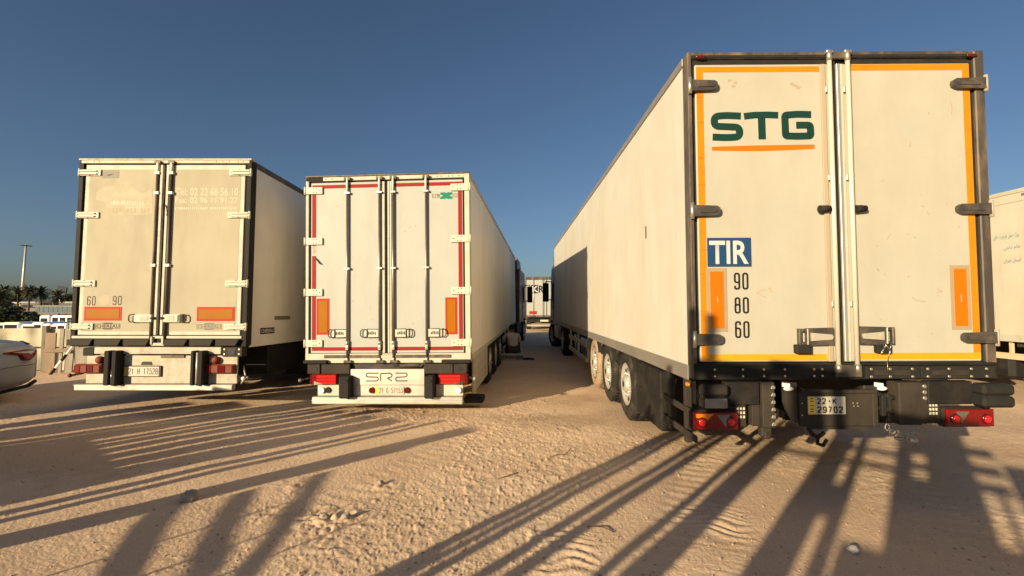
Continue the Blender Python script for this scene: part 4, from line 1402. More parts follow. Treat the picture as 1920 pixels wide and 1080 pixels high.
def residue(name, x0, x1, z0, z1, n, m, parent):
    """scraps of peeled letters, too worn to read"""
    rq = random.Random(n)
    g = MB()
    w_ = (x1 - x0) / n
    for i in range(n):
        if rq.random() < 0.12: continue
        xa, xb = x0 + i * w_, x0 + (i + rq.uniform(.45, .8)) * w_
        g.prism([(xa, z0 + rq.uniform(0, .25) * (z1 - z0)), (xb, z0 + rq.uniform(0, .2) * (z1 - z0)), (xb + rq.uniform(-.2, .1) * w_, z1 - rq.uniform(0, .3) * (z1 - z0)), (xa + rq.uniform(0, .3) * w_, z1 - rq.uniform(0, .3) * (z1 - z0))], Y - 0.0006, Y)
    o = g.build(name, m, parent, O)
    o['kind'] = 'stuff'
residue('letter_residue', -0.83, -0.22, 2.145, 2.225, 15, ink_ghost, ll)
residue('letter_residue', -0.80, -0.20, 2.025, 2.115, 11, scuff_soft, ll)
letters('ghost_lettering', 'T\u00e9l: 02 22 66 56 10', (0.168, 1.125, 2.300, 2.415), Y, ink_ghost, lr, O, bold=0.008)
letters('ghost_lettering', 'Fax: 02 96 11 91 27', (0.168, 1.125, 2.180, 2.275), Y, ink_ghost, lr, O, bold=0.008)
residue('letter_residue', 0.168, 1.125, 2.075, 2.130, 30, ink_ghost, lr)
# speed numbers, reflectors and makers' plates
numerals('speed_number', '60', (-1.110, -0.978, 0.615, 0.757), Y, ink_brown, ll, O, 0.016)
numerals('speed_number', '90', (-0.720, -0.582, 0.618, 0.762), Y, ink_brown, ll, O, 0.016)
MB().prism(blob(-0.84, 0.70, 0.085, 0.08, 18, 0.1), Y + 0.0002, Y + 0.001).build('peeled_patch', mat('pink_patch', (0.37, 0.305, 0.225), 0.65, spec=0.15), ll, O)
reflector(ll, -1.107, -0.607, 0.420, 0.562, 0.034, refl_amber, refl_red, O, Y)
reflector(lr, 0.598, 1.108, 0.415, 0.560, 0.034, refl_amber, refl_red, O, Y)
for d, x0, x1, z0, z1, mi in ((ll, -0.962, -0.587, 0.266, 0.340, ink_brown), (lr, 0.565, 0.945, 0.262, 0.335, ink_grey)):
    g = MB()
    t_ = 0.008
    zc = (z0 + z1) / 2
    for a, b, c, e in ((x0, x1, z0, z0 + t_), (x0, x1, z1 - t_, z1), (x0, x0 + t_, z0 + t_, z1 - t_), (x1 - t_, x1, z0 + t_, z1 - t_)):
        g.box(a, b, Y, Y + 0.001, c, e, 0.0002)
    xm = (x0 + x1) / 2
    g.prism([(xm - 0.08, z1), (xm + 0.08, z1), (xm + 0.06, z1 + 0.016), (xm - 0.06, z1 + 0.016)], Y, Y + 0.001)
    g.prism([(xm - 0.06, z0 - 0.014), (xm + 0.06, z0 - 0.014), (xm + 0.08, z0), (xm - 0.08, z0)], Y, Y + 0.001)
    g.build('maker_plate', mi, d, O)
    letters('maker_lettering', 'CHEREAU', (x0 + 0.014, x1 - 0.014, z0 + 0.013, z1 - 0.013), Y, mi, d, O, bold=0.03)
g = MB()
g.stroke([(-0.80, 1.12), (-0.74, 1.105), (-0.68, 1.13), (-0.58, 1.145)], 0.012, Y, rad=0.02)
g.stroke([(-0.26, 1.15), (-0.24, 1.16), (-0.20, 1.15), (-0.21, 1.12)], 0.010, Y, rad=0.01)
g.stroke([(1.08, 0.64), (1.10, 0.635)], 0.014, Y)
g.stroke([(-0.30, 1.97), (-0.22, 1.965)], 0.008, Y)
g.build('scratch', ink_scuff, tl, O)
# handles
def handle_L(d, s):
    xa, xb = s * 0.085, s * 0.36
    zc = 0.423
    MB().box(xa, xb, -0.045, 0.0, zc - 0.062, zc + 0.062, 0.010).build('handle', hinge_cream, d, O)
    g = MB()
    g.path([(xb - s * 0.02, -0.04, zc + 0.056), (xb + s * 0.05, -0.04, zc + 0.056), (xb + s * 0.072, -0.04, zc + 0.03), (xb + s * 0.072, -0.04, zc - 0.03), (xb + s * 0.05, -0.04, zc - 0.056), (xb - s * 0.02, -0.04, zc - 0.056)], 0.009, 8)
    if s > 0:
        for q in range(3):
            g.box(xb - 0.055 + q * 0.018, xb - 0.045 + q * 0.018, -0.05, -0.044, zc - 0.05, zc + 0.05, 0.001)
    g.build('handle_loop', frame_dark, d, O)
    g = MB()
    g.box(xa + s * 0.05, xa + s * 0.17, -0.05, -0.044, zc - 0.035, zc + 0.035, 0.004)
    g.build('lever', cream_worn, d, O)
    MB().tube((s * 0.04, -0.03, zc), (s * 0.11, -0.03, zc), 0.02, n=10).build('latch', black_rubber, d, O)
handle_L(ll, -1)
handle_L(lr, 1)
# sill, rubber row
sill = MB().box(-1.30, 1.262, -0.02, 0.12, 0.118, 0.158, 0.006).build('rear_sill', cream_trim, tl, O)
MB().box(-1.33, 1.32, 0.0, 0.12, 0.0, 0.117, 0.004).build('sill_base', black_paint, tl, O)
for i, (x0, x1) in enumerate(((-1.33, -0.95), (-0.915, -0.52), (-0.485, -0.10), (0.13, 0.47), (0.505, 0.86), (0.895, 1.24))):
    MB().prism([(x0, 0.016), (x1 - 0.05, 0.016), (x1, 0.106), (x0, 0.106)], -0.06, -0.001).build('rubber_block', dusty_black, sill, O)
g = MB()
g.box(-0.085, 0.115, -0.035, 0.0, 0.01, 0.055, 0.006)
g.box(-0.09, -0.06, -0.05, 0.0, 0.03, 0.15, 0.006)
g.box(0.075, 0.11, -0.05, 0.0, 0.03, 0.15, 0.006)
g.build('lock_keeper', cream_trim, tl, O)
# beam, plates, posts, lamps, bumper
MB().box(-0.93, 0.975, -0.04, 0.08, -0.112, -0.008, 0.008).build('rear_beam', cream_worn, tl, O)
g = MB().box(-1.12, -0.94, -0.02, 0.1, -0.14, -0.02, 0.01)
g.build('beam_box', black_paint, tl, O)
g = MB().box(0.985, 1.285, -0.03, 0.1, -0.150, -0.006, 0.008)
bb = g.build('beam_box', dusty_black, tl, O)
MB().prism([(1.06, -0.02), (1.20, -0.02), (1.17, -0.13), (1.09, -0.13)], -0.036, -0.028).build('beam_hole', ink_black, bb, O)
g = MB()
for x in (1.02, 1.24):
    for z in (-0.04, -0.11):
        screw(g, x, -0.031, z, 0.014, 0.006)
g.build('bolt', bolt_bright, bb, O)
rp = MB().box(-0.54, 0.60, -0.012, 0.02, -0.552, -0.135, 0.006).build('rear_plate', cream_worn, tl, O)
MB().box(0.065, 0.42, -0.03, -0.011, -0.168, -0.128, 0.006).build('plate_slot', frame_dark, rp, O)
g = MB().prism([(-0.235, -0.275), (-0.065, -0.275), (-0.085, -0.225), (-0.215, -0.225)], -0.02, -0.011)
g.build('plate_slot', ink_black, rp, O)
for x0, x1 in ((-1.06, -0.77), (0.76, 1.21)):
    MB().box(x0, x1, -0.008, 0.02, -0.552, -0.135, 0.006).build('corner_plate', cream_worn, tl, O)
for xa, xb, xc, xd in ((-0.68, -0.59, -0.565, -0.485), (0.60, 0.655, 0.705, 0.785)):
    for x0, x1 in ((xa, xb), (xc, xd)):
        MB().box(x0, x1, -0.16, 0.03, -0.560, -0.055, 0.015).build('underrun_post', black_rubber, tl, O)
    g = MB()
    g.tube(((xb + xc) / 2, -0.12, -0.54), ((xb + xc) / 2, -0.12, -0.08 if xa > 0 else -0.35), 0.018 if xa > 0 else 0.012, n=8)
    g.build('ram_rod', steel, tl, O)
MB().box(-0.545, -0.30, -0.03, -0.011, -0.50, -0.15, 0.006).build('shadow_board', black_paint, rp, O) if False else None
def lamp_L(x0, x1):
    zc = -0.328
    t = MB().box(x0, x1, -0.075, 0.02, zc - 0.068, zc + 0.068, 0.022).build('tail_light', lamp_brown, tl, O)
    n_ = 4
    for q in range(n_):
        xa = x0 + 0.02 + (x1 - x0 - 0.04) * q / n_
        xb = x0 + 0.02 + (x1 - x0 - 0.04) * (q + 1) / n_ - 0.008
        MB().box(xa, xb, -0.083, -0.074, zc - 0.052, zc + 0.052, 0.008).build('lens', (lamp_red, lamp_brown, lamp_red_deep, lamp_brown)[q], t, O)
lamp_L(-1.20, -0.775)
lamp_L(0.74, 1.195)
for x in (-0.835, 0.90):
    g = MB().ball((x, -0.04, -0.20), 0.06, 0.05, 0.058)
    g.build('round_lamp', lamp_brown, tl, O)
npl = MB().box(-0.49, 0.085, -0.036, -0.013, -0.448, -0.285, 0.006).build('number_plate', ink_brown, tl, O)
MB().box(-0.465, 0.055, -0.040, -0.0355, -0.438, -0.298, 0.004).build('plate_face', plate_white, npl, O)
MB().box(-0.463, -0.415, -0.0412, -0.0398, -0.436, -0.300, 0.0004).build('plate_band', plate_yellow, npl, O)
numerals('plate_lettering', '21 H 17528', (-0.400, 0.040, -0.414, -0.320), -0.0412, ink_brown, npl, O, 0.0095, 0.28)
g = MB().box(-1.185, 1.17, -0.06, 0.03, -0.648, -0.560, 0.008)
g.box(-1.188, 1.173, -0.066, -0.058, -0.576, -0.564, 0.002)
g.box(0.03, 0.036, -0.0625, -0.0595, -0.645, -0.576, 0.0005)
g.build('bumper', mat('bumper_worn', (0.44, 0.42, 0.37), 0.45, 0.35, dirt=(0.22, 0.18, 0.135), dirt_amt=0.7, dirt_scale=(3, 9, 9)), tl, O)
stalk(tl, O, 1.12, -1, -0.40, lamp_brown)
stalk(tl, O, 1.18, 1, -0.44, lamp_white)
g = MB().path([(1.24, 0.05, -0.56), (1.30, 0.0, -0.50), (1.38, -0.03, -0.45)], 0.012, 6)
g.path([(1.24, 0.10, -0.30), (1.28, 0.05, -0.36), (1.33, 0.0, -0.44)], 0.010, 6)
g.build('cable_loop', steel, tl, O)
# side stickers on the right wall
MB().box(1.2995, 1.3025, 0.85, 1.40, 0.39, 0.455, 0.0005).build('sticker', ink_grey, tl, O)
g = MB().box(1.2995, 1.3025, 0.42, 0.86, 0.165, 0.265, 0.0005)
g.build('maker_plate', ink_black, tl, O)
Mside = Matrix(((0, -1, 0, 1.3030), (1, 0, 0, 0), (0, 0, 1, ZL), (0, 0, 0, 1)))
letters('maker_lettering', 'CHEREAU', (0.45, 0.83, 0.185, 0.245), 0.0, grey_side, tl, (0, 0, 0), bold=0.008, M=Mside)
axles(tl, ZL, (3.0, 4.3, 5.6), 0.0)
g = MB()
for s in (-1, 1):
    g.box(s * 1.24, s * 0.85, 2.2, 2.23, -0.70, -0.05, 0.005)
build_each(g, 'mud_flap', black_rubber, tl, O)
MB().box(0.6, 1.27, 0.75, 1.9, -0.52, -0.03, 0.02).build('storage_box', black_paint, tl, O)
MB().box(-1.27, -0.6, 0.75, 1.9, -0.52, -0.03, 0.02).build('storage_box', black_paint, tl, O)
side_guard(tl, O, 6.7, 9.8, 1, rail_grey)
landing_legs(tl, ZL, 10.2)

# ============ far right trailer, left wall with blue script =============
ZF = 0.98
tf = empty('refrigerated_trailer', (10.74, 6.6, gz(10.7, 9)), (0, 0, 0))
tag(tf, 'cream trailer with blue Persian script on its side, cut off by the right frame edge', 'trailer', TRAILERS)
O = (0, 0, ZF)
H = 2.84
body(tf, ZF, H, white_panel, rail_m=cream_trim, top_m=cream_trim)
MB().box(-1.3045, -1.2995, 0.1, LEN, 2.60, 2.612, 0.001).build('panel_seam', ink_scuff, tf, O)
g = MB()
for k in range(24):
    y = 0.5 + k * 0.5
    screw_z = 0.04
    g.tube((-1.312, y, screw_z), (-1.316, y, screw_z), 0.012, n=6)
g.build('rivet', ink_scuff, tf, O)
MB().box(-1.303, -1.2995, 0.6, 1.9, 2.69, 2.74, 0.0005).build('sticker', ink_grey, tf, O)
side_guard(tf, O, 0.5, 4.0, -1, mat('guard_plank', (0.55, 0.42, 0.28), 0.6, dirt=DUST, dirt_amt=0.6, dirt_scale=(3, 3, 3)), zs=((-0.36, -0.24),))
axles(tf, ZF, (4.4, 5.7, 7.0), 0.0)
g = MB()
for s in (-1, 1):
    for y in (3.78, 5.05):
        g.box(s * 1.26, s * 0.85, y, y + 0.03, -0.75, -0.05, 0.005)
build_each(g, 'mud_flap', black_rubber, tf, O)
g = MB().box(-1.29, -0.95, 2.2, 3.6, -0.75, -0.30, 0.12)
g.build('storage_box', black_paint, tf, O)
g = MB()
g.box(-1.30, 1.30, -0.005, 0.1, 0.0, H, 0.01)
g.build('rear_door', white_panel, tf, O)
landing_legs(tf, ZF, 10.2)
# Persian lines in presentation forms, in visual order
def shape_fa(s):
    forms = {'ا': 'ﺍﺎ', 'آ': 'ﺁﺂ', 'د': 'ﺩﺪ', 'ر': 'ﺭﺮ', 'ز': 'ﺯﺰ', 'ژ': 'ﮊﮋ', 'و': 'ﻭﻮ',
             'ه': 'ﻩﻪﻫﻬ', 'ح': 'ﺡﺢﺣﺤ', 'م': 'ﻡﻢﻣﻤ', 'ل': 'ﻝﻞﻟﻠ', 'ف': 'ﻑﻒﻓﻔ', 'ی': 'ﯼﯽﯾﯿ', 'خ': 'ﺥﺦﺧﺨ', 'س': 'ﺱﺲﺳﺴ', 'ت': 'ﺕﺖﺗﺘ', 'ن': 'ﻥﻦﻧﻨ'}
    out = []
    for i, c in enumerate(s):
        if c not in forms:
            out.append(c)
            continue
        f = forms[c]
        prev = i > 0 and s[i - 1] in forms and len(forms[s[i - 1]]) == 4
        nxt = i < len(s) - 1 and s[i + 1] in forms
        if len(f) == 2:
            out.append(f[1] if prev else f[0])
        else:
            out.append(f[3] if prev and nxt else f[1] if prev else f[2] if nxt else f[0])
    return ''.join(reversed(out))
Mf = Matrix(((0, -1, 0, -1.3035), (-1, 0, 0, 0), (0, 0, 1, ZF), (0, 0, 0, 1)))
for line, u0_, u1_, z0, z1 in (('ویژه حمل فرآورده های', -2.42, -1.97, 1.93, 2.05), ('خام دامی', -2.25, -1.95, 1.70, 1.80), ('استان تهران', -2.25, -1.95, 1.46, 1.56)):
    try:
        letters('side_lettering', shape_fa(line), (u0_, u1_, z0, z1), 0.0, ink_persian, tf, (0, 0, 0), bold=0.006, M=Mf)
    except Exception as ex:
        print('persian text failed', ex)

# ------------------------------------------------------------------ tractor units
def tractor(loc, yaw, m, label, steer=0, visor=True):
    t = empty('truck_tractor', loc, (0, 0, R(yaw)))
    tag(t, label, 'truck', 'tractor units coupled to the trailers')
    # local: y forward, origin under the fifth wheel
    g = MB()
    g.prism([(2.05, 0.95), (4.15, 0.95), (4.32, 1.2), (4.28, 1.9), (4.05, 2.75), (3.75, 3.25), (2.10, 3.35), (2.05, 2.6)], -1.22, 1.22, Matrix(((0, 1, 0, 0), (1, 0, 0, 0), (0, 0, 1, 0), (0, 0, 0, 1))))
    cabm = g.build('cab', m, t)
    g = MB()
    g.prism([(2.12, 3.37), (3.6, 3.28), (3.1, 3.75), (2.12, 3.85)], -1.1, 1.1, Matrix(((0, 1, 0, 0), (1, 0, 0, 0), (0, 0, 1, 0), (0, 0, 0, 1))))
    g.build('wind_deflector', m, t)
    MB().box(-1.1, 1.1, 4.0, 4.12, 2.0, 2.7, 0.02, Matrix.Translation((0, 0.2, 0.0))).build('windscreen', glass_dark, t)
    for s in (-1, 1):
        d = MB().box(s * 1.222, s * 1.235, 3.05, 4.05, 1.1, 2.65, 0.005).build('door', m, t)
        MB().box(s * 1.236, s * 1.240, 3.15, 3.98, 1.95, 2.58, 0.002).build('window', glass_dark, d)
        MB().box(s * 1.236, s * 1.252, 3.1, 3.22, 1.6, 1.66, 0.004).build('door_handle', black_rubber, d)
        g = MB()
        g.path([(s * 1.22, 4.1, 2.7), (s * 1.42, 4.2, 2.72), (s * 1.46, 4.2, 2.6)], 0.02, 8)
        g.path([(s * 1.22, 4.1, 1.95), (s * 1.42, 4.2, 1.9)], 0.02, 8)
        a = g.build('mirror_arm', black_rubber, t)
        MB().box(s * 1.30, s * 1.56, 4.14, 4.26, 1.85, 2.65, 0.04).build('mirror', black_rubber, a)
        MB().box(s * 1.25, s * 0.75, 1.05, 2.5, 0.45, 0.95, 0.06).build('fuel_tank', rail_grey if s < 0 else black_paint, t)
        MB().box(s * 1.24, s * 0.8, 3.05, 3.3, 0.35, 0.94, 0.03).build('step', black_rubber, t)
        MB().box(s * 1.22, s * 0.7, 4.12, 4.4, 0.3, 0.95, 0.05).build('bumper', m, t)
        MB().box(s * 1.24, s * 0.75, 3.30, 4.25, 0.98, 1.08, 0.03).build('mudguard', black_rubber, t)
        wheel(t, s * 1.25, 0.0, 0.5, s)
        wheel(t, s * 1.22, 3.72, 0.5, s, steer=steer)
        MB().box(s * 1.0, s * 1.06, 2.08, 2.14, 0.96, 3.3, 0.02).build('air_duct', black_rubber, t)
    MB().box(-0.45, 0.45, -0.9, 4.0, 0.55, 0.85, 0.02).build('chassis', chassis, t)
    g = MB()
    for x in (-0.6, 0, 0.6):
        g.tube((x, 3.9, 3.22), (x + 0.25, 3.9, 3.25), 0.06, n=10)
    build_each(g, 'roof_lamp', lamp_clear, t)
    return t
def along(root_c, yaw, d, dx=0.0):
    return (root_c[0] - math.sin(R(yaw)) * d + math.cos(R(yaw)) * dx, root_c[1] + math.cos(R(yaw)) * d + math.sin(R(yaw)) * dx)
px_, py_ = along(CR, -0.236, 11.6)
tractor((px_ + 0.02, py_, gz(px_, py_)), 0.8, cab_dark, 'dark tractor unit with front wheel turned, coupled ahead of the orange taped trailer', steer=14)
px_, py_ = along(CM, -3.366, 11.8)
tractor((px_ + 0.05, py_, gz(px_, py_)), -9.0, cab_maroon, 'maroon tractor unit with black mirrors, coupled ahead of the red taped trailer')
px_, py_ = along(CL, -0.168, 11.8)

# ------------------------------------------------------------------ far trailer closing the lane
tk = empty('refrigerated_trailer', (2.22, 31.5, gz(2.2, 31.5)), (0, 0, R(-2)))
tag(tk, 'far white trailer with black and white KR lettering, seen at the end of the lane', 'trailer', TRAILERS)
ZK = 0.95
O = (0, 0, ZK)
body(tk, ZK, 2.75, white_side)
g = MB()
for x0, x1, z0, z1 in ((-1.31, -1.24, 0, 2.75), (1.24, 1.31, 0, 2.75), (-1.24, 1.24, 2.55, 2.75), (-1.24, 1.24, 0, 0.12)):
    g.box(x0, x1, -0.02, 0.12, z0, z1, 0.01)
build_each(g, 'rear_frame', frame_dark, tk, O)
kd = MB().box(-1.235, -0.01, 0.0, 0.1, 0.125, 2.545, 0.01).build('door', white_door, tk, O)
kd2 = MB().box(0.01, 1.235, 0.0, 0.1, 0.125, 2.545, 0.01).build('door', white_door, tk, O)
MB().box(-0.93, -0.45, -0.004, 0.0015, 1.62, 2.20, 0.001).build('logo_block', ink_black, kd, O)
letters('lettering', 'K', (-0.86, -0.42, 1.70, 2.12), -0.006, ink_white, kd, O, bold=0.02)
letters('lettering', 'R', (-0.40, -0.05, 1.66, 2.16), -0.004, ink_black, kd, O, bold=0.03)

MB().box(-1.05, -0.52, -0.004, 0.0015, 0.20, 0.42, 0.001).build('reflector', refl_red, kd, O)
for x in (-0.75, -0.12): MB().tube((x, -0.03, 0.05), (x, -0.03, 2.6), 0.02).build('lock_rod', zinc, kd, O)
for x in (0.75, 0.12): MB().tube((x, -0.03, 0.05), (x, -0.03, 2.6), 0.02).build('lock_rod', zinc, kd2, O)
MB().box(-1.2, 1.2, -0.05, 0.05, -0.62, -0.48, 0.02).build('bumper', alu, tk, O)
MB().box(-1.2, 1.2, -0.02, 0.05, -0.33, -0.10, 0.02).build('lamp_bar', black_paint, tk, O)
MB().box(-0.3, 0.25, -0.03, -0.015, -0.30, -0.17, 0.004).build('number_plate', plate_white, tk, O)
axles(tk, ZK, (3.0, 4.3, 5.6), 0.0)

# ------------------------------------------------------------------ crouching person
def skin_figure(name, chain, m, parent=None, sub=2, M=None):
    """chain: list of (joint position, radius, parent index)"""
    me = bpy.data.meshes.new(name)
    me.from_pydata([c[0] for c in chain], [(c[2], i) for i, c in enumerate(chain) if c[2] >= 0], [])
    o = bpy.data.objects.new(name, me)
    COL.objects.link(o)
    md = o.modifiers.new('skin', 'SKIN')
    md.use_smooth_shade = True
    for i, c in enumerate(chain):
        r = c[1] if isinstance(c[1], tuple) else (c[1], c[1])
        me.skin_vertices[0].data[i].radius = r
    me.skin_vertices[0].data[0].use_root = True
    sb = o.modifiers.new('sub', 'SUBSURF')
    sb.levels = sb.render_levels = sub
    dg = bpy.context.evaluated_depsgraph_get()
    m2 = bpy.data.meshes.new_from_object(o.evaluated_get(dg))
    bpy.data.objects.remove(o)
    for p in m2.polygons: p.use_smooth = True
    m2.materials.clear()
    m2.materials.append(m)
    return link(name, m2, parent, M)
pr = empty('person', (0.04, 14.9, gz(0, 14.9)), (0, 0, R(10)))
pr.scale = (1.08, 1.05, 1.0)
tag(pr, 'person in a pale brown shirt squatting with back turned, beside the trailer wheels', 'person')
# squat seen from behind: y forward
body_ch = [((0, 0, 0.30), (0.17, 0.15), -1),      # pelvis
           ((0, 0.04, 0.45), (0.165, 0.13), 0), ((0, 0.11, 0.60), (0.18, 0.125), 1), ((0, 0.17, 0.73), (0.17, 0.10), 2), ((0, 0.21, 0.80), (0.065, 0.06), 3),
           ((-0.19, 0.18, 0.70), 0.062, 3), ((-0.27, 0.27, 0.50), 0.047, 5), ((-0.16, 0.46, 0.44), 0.035, 6), ((-0.10, 0.53, 0.43), 0.03, 7),
           ((0.19, 0.18, 0.70), 0.062, 3), ((0.27, 0.27, 0.50), 0.047, 9), ((0.16, 0.46, 0.44), 0.035, 10), ((0.10, 0.53, 0.43), 0.03, 11)]
skin_figure('body', body_ch, shirt_m, pr)
legs = [((0, 0.0, 0.29), 0.15, -1), ((-0.12, 0.02, 0.27), 0.12, 0), ((-0.20, 0.38, 0.46), 0.075, 1), ((-0.16, 0.16, 0.10), 0.05, 2), ((-0.17, 0.30, 0.045), (0.045, 0.04), 3),
        ((0.12, 0.02, 0.27), 0.12, 0), ((0.20, 0.38, 0.46), 0.075, 5), ((0.16, 0.16, 0.10), 0.05, 6), ((0.17, 0.30, 0.045), (0.045, 0.04), 7)]
skin_figure('trousers', legs, trouser_m, pr)
g = MB()
g.ball((0, 0.26, 0.93), 0.078, 0.095, 0.115, 16, 12)
g.ball((-0.08, 0.26, 0.92), 0.012, 0.02, 0.03)
g.ball((0.08, 0.26, 0.92), 0.012, 0.02, 0.03)
g.ball((0, 0.36, 0.915), 0.014, 0.022, 0.02)
g.tube((0, 0.20, 0.78), (0, 0.25, 0.87), 0.055, 0.05)
g.build('head', skin_m, pr)
MB().ball((0, 0.245, 0.955), 0.085, 0.095, 0.10, 16, 12).build('hair', hair_m, pr)
g = MB()
for s in (-1, 1):
    g.ball((s * 0.08, 0.56, 0.43), 0.035, 0.05, 0.025)
    for k in range(4):
        g.tube((s * (0.055 + k * 0.016), 0.595, 0.43), (s * (0.05 + k * 0.014), 0.65 - abs(k - 1.5) * 0.01, 0.41), 0.009, 0.007, n=6)
    g.tube((s * 0.045, 0.56, 0.435), (s * 0.025, 0.60, 0.43), 0.011, 0.008, n=6)
g.build('hand', skin_m, pr)
tag(MB().box(-0.85, 0.35, -0.05, 0.05, 0.0, 0.05, 0.008, Matrix.Translation((0.0, 14.4, gz(0, 14.4) + 0.13)) @ Matrix.Rotation(R(3), 4, 'Z')).build('plank', mat('pale_plank', (0.5, 0.46, 0.4), 0.7)),
    'pale plank lying low behind the squatting person', 'plank')
for ch in ((-0.5, 15.3), (0.2, 15.33)):
    pass
for x_, l_ in ((-0.8, 'dark block under the left end of the pale plank'), (0.24, 'dark block under the right end of the pale plank')):
    tag(MB().box(-0.1, 0.1, -0.12, 0.12, 0.0, 0.14, 0.01).build('support_block', concrete_dark), l_, 'block').location = (x_, 14.4, gz(0, 14.4) - 0.01)


# ------------------------------------------------------------------ sedan at the left edge
def sedan(name, loc, yaw, paint, label, group=None, full=True):
    c = empty(name, loc, (0, 0, R(yaw)))
    tag(c, label, 'car', group)
    # local: x forward, y left
    st = [  # x, half width, z low, z belt, z roof(top), half width at top
        (-2.32, 0.60, 0.42, 0.86, 0.90, 0.52), (-2.25, 0.80, 0.30, 0.90, 0.98, 0.66), (-2.05, 0.87, 0.24, 0.93, 1.03, 0.72), (-1.75, 0.90, 0.20, 0.95, 1.06, 0.74),
        (-1.45, 0.91, 0.20, 0.96, 1.12, 0.70), (-0.95, 0.91, 0.20, 0.96, 1.36, 0.60), (-0.3, 0.91, 0.20, 0.95, 1.45, 0.58), (0.3, 0.91, 0.20, 0.94, 1.44, 0.58),
        (0.75, 0.91, 0.20, 0.93, 1.32, 0.60), (1.25, 0.90, 0.20, 0.92, 1.04, 0.72), (1.6, 0.89, 0.22, 0.88, 0.98, 0.74), (2.05, 0.84, 0.24, 0.80, 0.88, 0.70), (2.28, 0.70, 0.30, 0.66, 0.74, 0.60), (2.34, 0.5, 0.4, 0.6, 0.64, 0.45)]
    vs, fs = [], []
    n = 0
    for x, hw, zl, zb, zt, ht in st:
        half = [(hw * 0.86, zl), (hw * 0.97, zl + 0.10), (hw, (zl + zb) / 2), (hw * 0.985, zb - 0.06), (hw * 0.94, zb), (ht + 0.3 * (hw - ht), zb + (zt - zb) * 0.55), (ht, zt - 0.035 * min(1, (zt - zb) * 6)), (ht * 0.82, zt), (0, zt + 0.015)]
        ring = [(y, z) for y, z in half] + [(-y, z) for y, z in reversed(half[:-1])]
        n = len(ring)
        vs += [(x, y, z) for y, z in ring]
    for i in range(len(st) - 1):
        for j in range(n):
            k = (j + 1) % n
            fs.append((i * n + j, i * n + k, (i + 1) * n + k, (i + 1) * n + j))
    fs += [tuple(range(n)), tuple(range((len(st) - 1) * n, len(st) * n))]
    g = MB().add(vs, [f[::-1] for f in fs], smooth=True, orient=False)
    b = g.build('body', paint, c)
    b.data.flip_normals() if False else None
    md = b.modifiers.new('sub', 'SUBSURF')
    md.levels = md.render_levels = 1
    for s in (-1, 1):
        g = MB()
        g.add([(-1.15, s * 0.80, 0.99), (0.95, s * 0.79, 0.97), (0.55, s * 0.685, 1.32), (-0.75, s * 0.675, 1.34)], [(0, 1, 2, 3)] if s < 0 else [(3, 2, 1, 0)], orient=False)
        g.build('side_window', glass_dark, c)
        if full:
            g = MB()
            P3 = [(-2.20, 0.815, 0.92), (-1.93, 0.893, 0.88), (-1.95, 0.903, 0.865), (-2.12, 0.888, 0.83), (-2.15, 0.878, 0.75), (-2.22, 0.845, 0.735), (-2.29, 0.72, 0.81), (-2.31, 0.62, 0.88)]
            vv = [(x, s * y, z) for x, y, z in P3] + [(x + 0.05, s * (y - 0.05), z) for x, y, z in P3]
            k = len(P3)
            ff = [tuple(range(k)), tuple(range(k, 2 * k))] + [(i, (i + 1) % k, k + (i + 1) % k, k + i) for i in range(k)]
            g.add(vv, ff)
            g.build('tail_light', mat('car_lamp_red', (0.17, 0.012, 0.010), 0.3), c)
        for x in (-1.42, 1.38):
            wheel_s = 0.66
            M = Matrix.Translation((x, s * 0.915, 0.33)) @ Matrix.Rotation(R(90 * (1 if s > 0 else -1)) + math.pi, 4, 'Z') @ Matrix.Scale(wheel_s, 4)
            t = link('wheel', TYRE, c, M)
            link('rim', RIM, t)
            g = MB()
            for q in range(13):
                a = math.pi * q / 12
                a2 = math.pi * (q + 1) / 12
                if q < 12:
                    g.add([(x + 0.41 * math.cos(a), s * 0.921, 0.34 + 0.41 * math.sin(a)), (x + 0.41 * math.cos(a2), s * 0.921, 0.34 + 0.41 * math.sin(a2)), (x + 0.30 * math.cos(a2), s * 0.921, 0.34 + 0.30 * math.sin(a2)), (x + 0.30 * math.cos(a), s * 0.921, 0.34 + 0.30 * math.sin(a))], [(0, 1, 2, 3), (3, 2, 1, 0)], orient=False)
            g.build('wheel_arch', black_rubber, c)
    g = MB().add([(-1.02, 0.56, 1.335), (-1.02, -0.56, 1.335), (-1.48, -0.68, 1.135), (-1.48, 0.68, 1.135)], [(0, 1, 2, 3)], orient=False)
    g.v = [(x - 0.01, y, z + 0.02) for x, y, z in g.v]
    g.build('rear_window', glass_dark, c)
    g = MB().add([(0.80, 0.56, 1.31), (1.22, 0.68, 1.07), (1.22, -0.68, 1.07), (0.80, -0.56, 1.31)], [(0, 1, 2, 3)], orient=False)
    g.v = [(x + 0.01, y, z + 0.02) for x, y, z in g.v]
    g.build('windscreen', glass_dark, c)
    if full:
        MB().box(-2.235, -2.19, -0.52, 0.52, 0.985, 1.0, 0.006).build('spoiler', black_rubber, c)
        g = MB()
        g.path([(-1.62, 0.915, 0.86), (-1.46, 0.918, 0.865), (-1.45, 0.92, 0.72), (-1.60, 0.918, 0.71), (-1.62, 0.915, 0.86)], 0.004, 6)
        g.build('fuel_flap', black_paint, c)
        g = MB()
        g.path([(-1.86, 0.915, 0.62), (-2.06, 0.905, 0.655), (-2.2, 0.86, 0.66), (-2.30, 0.70, 0.66)], 0.004, 6)
        g.path([(-1.86, 0.915, 0.62), (-1.86, 0.915, 0.30)], 0.004, 6)
        g.build('bumper_gap', black_paint, c)
        g = MB()
        g.path([(-1.0, 0.895, 0.235), (-1.9, 0.885, 0.25), (-2.2, 0.82, 0.31), (-2.30, 0.66, 0.36)], 0.03, 8)
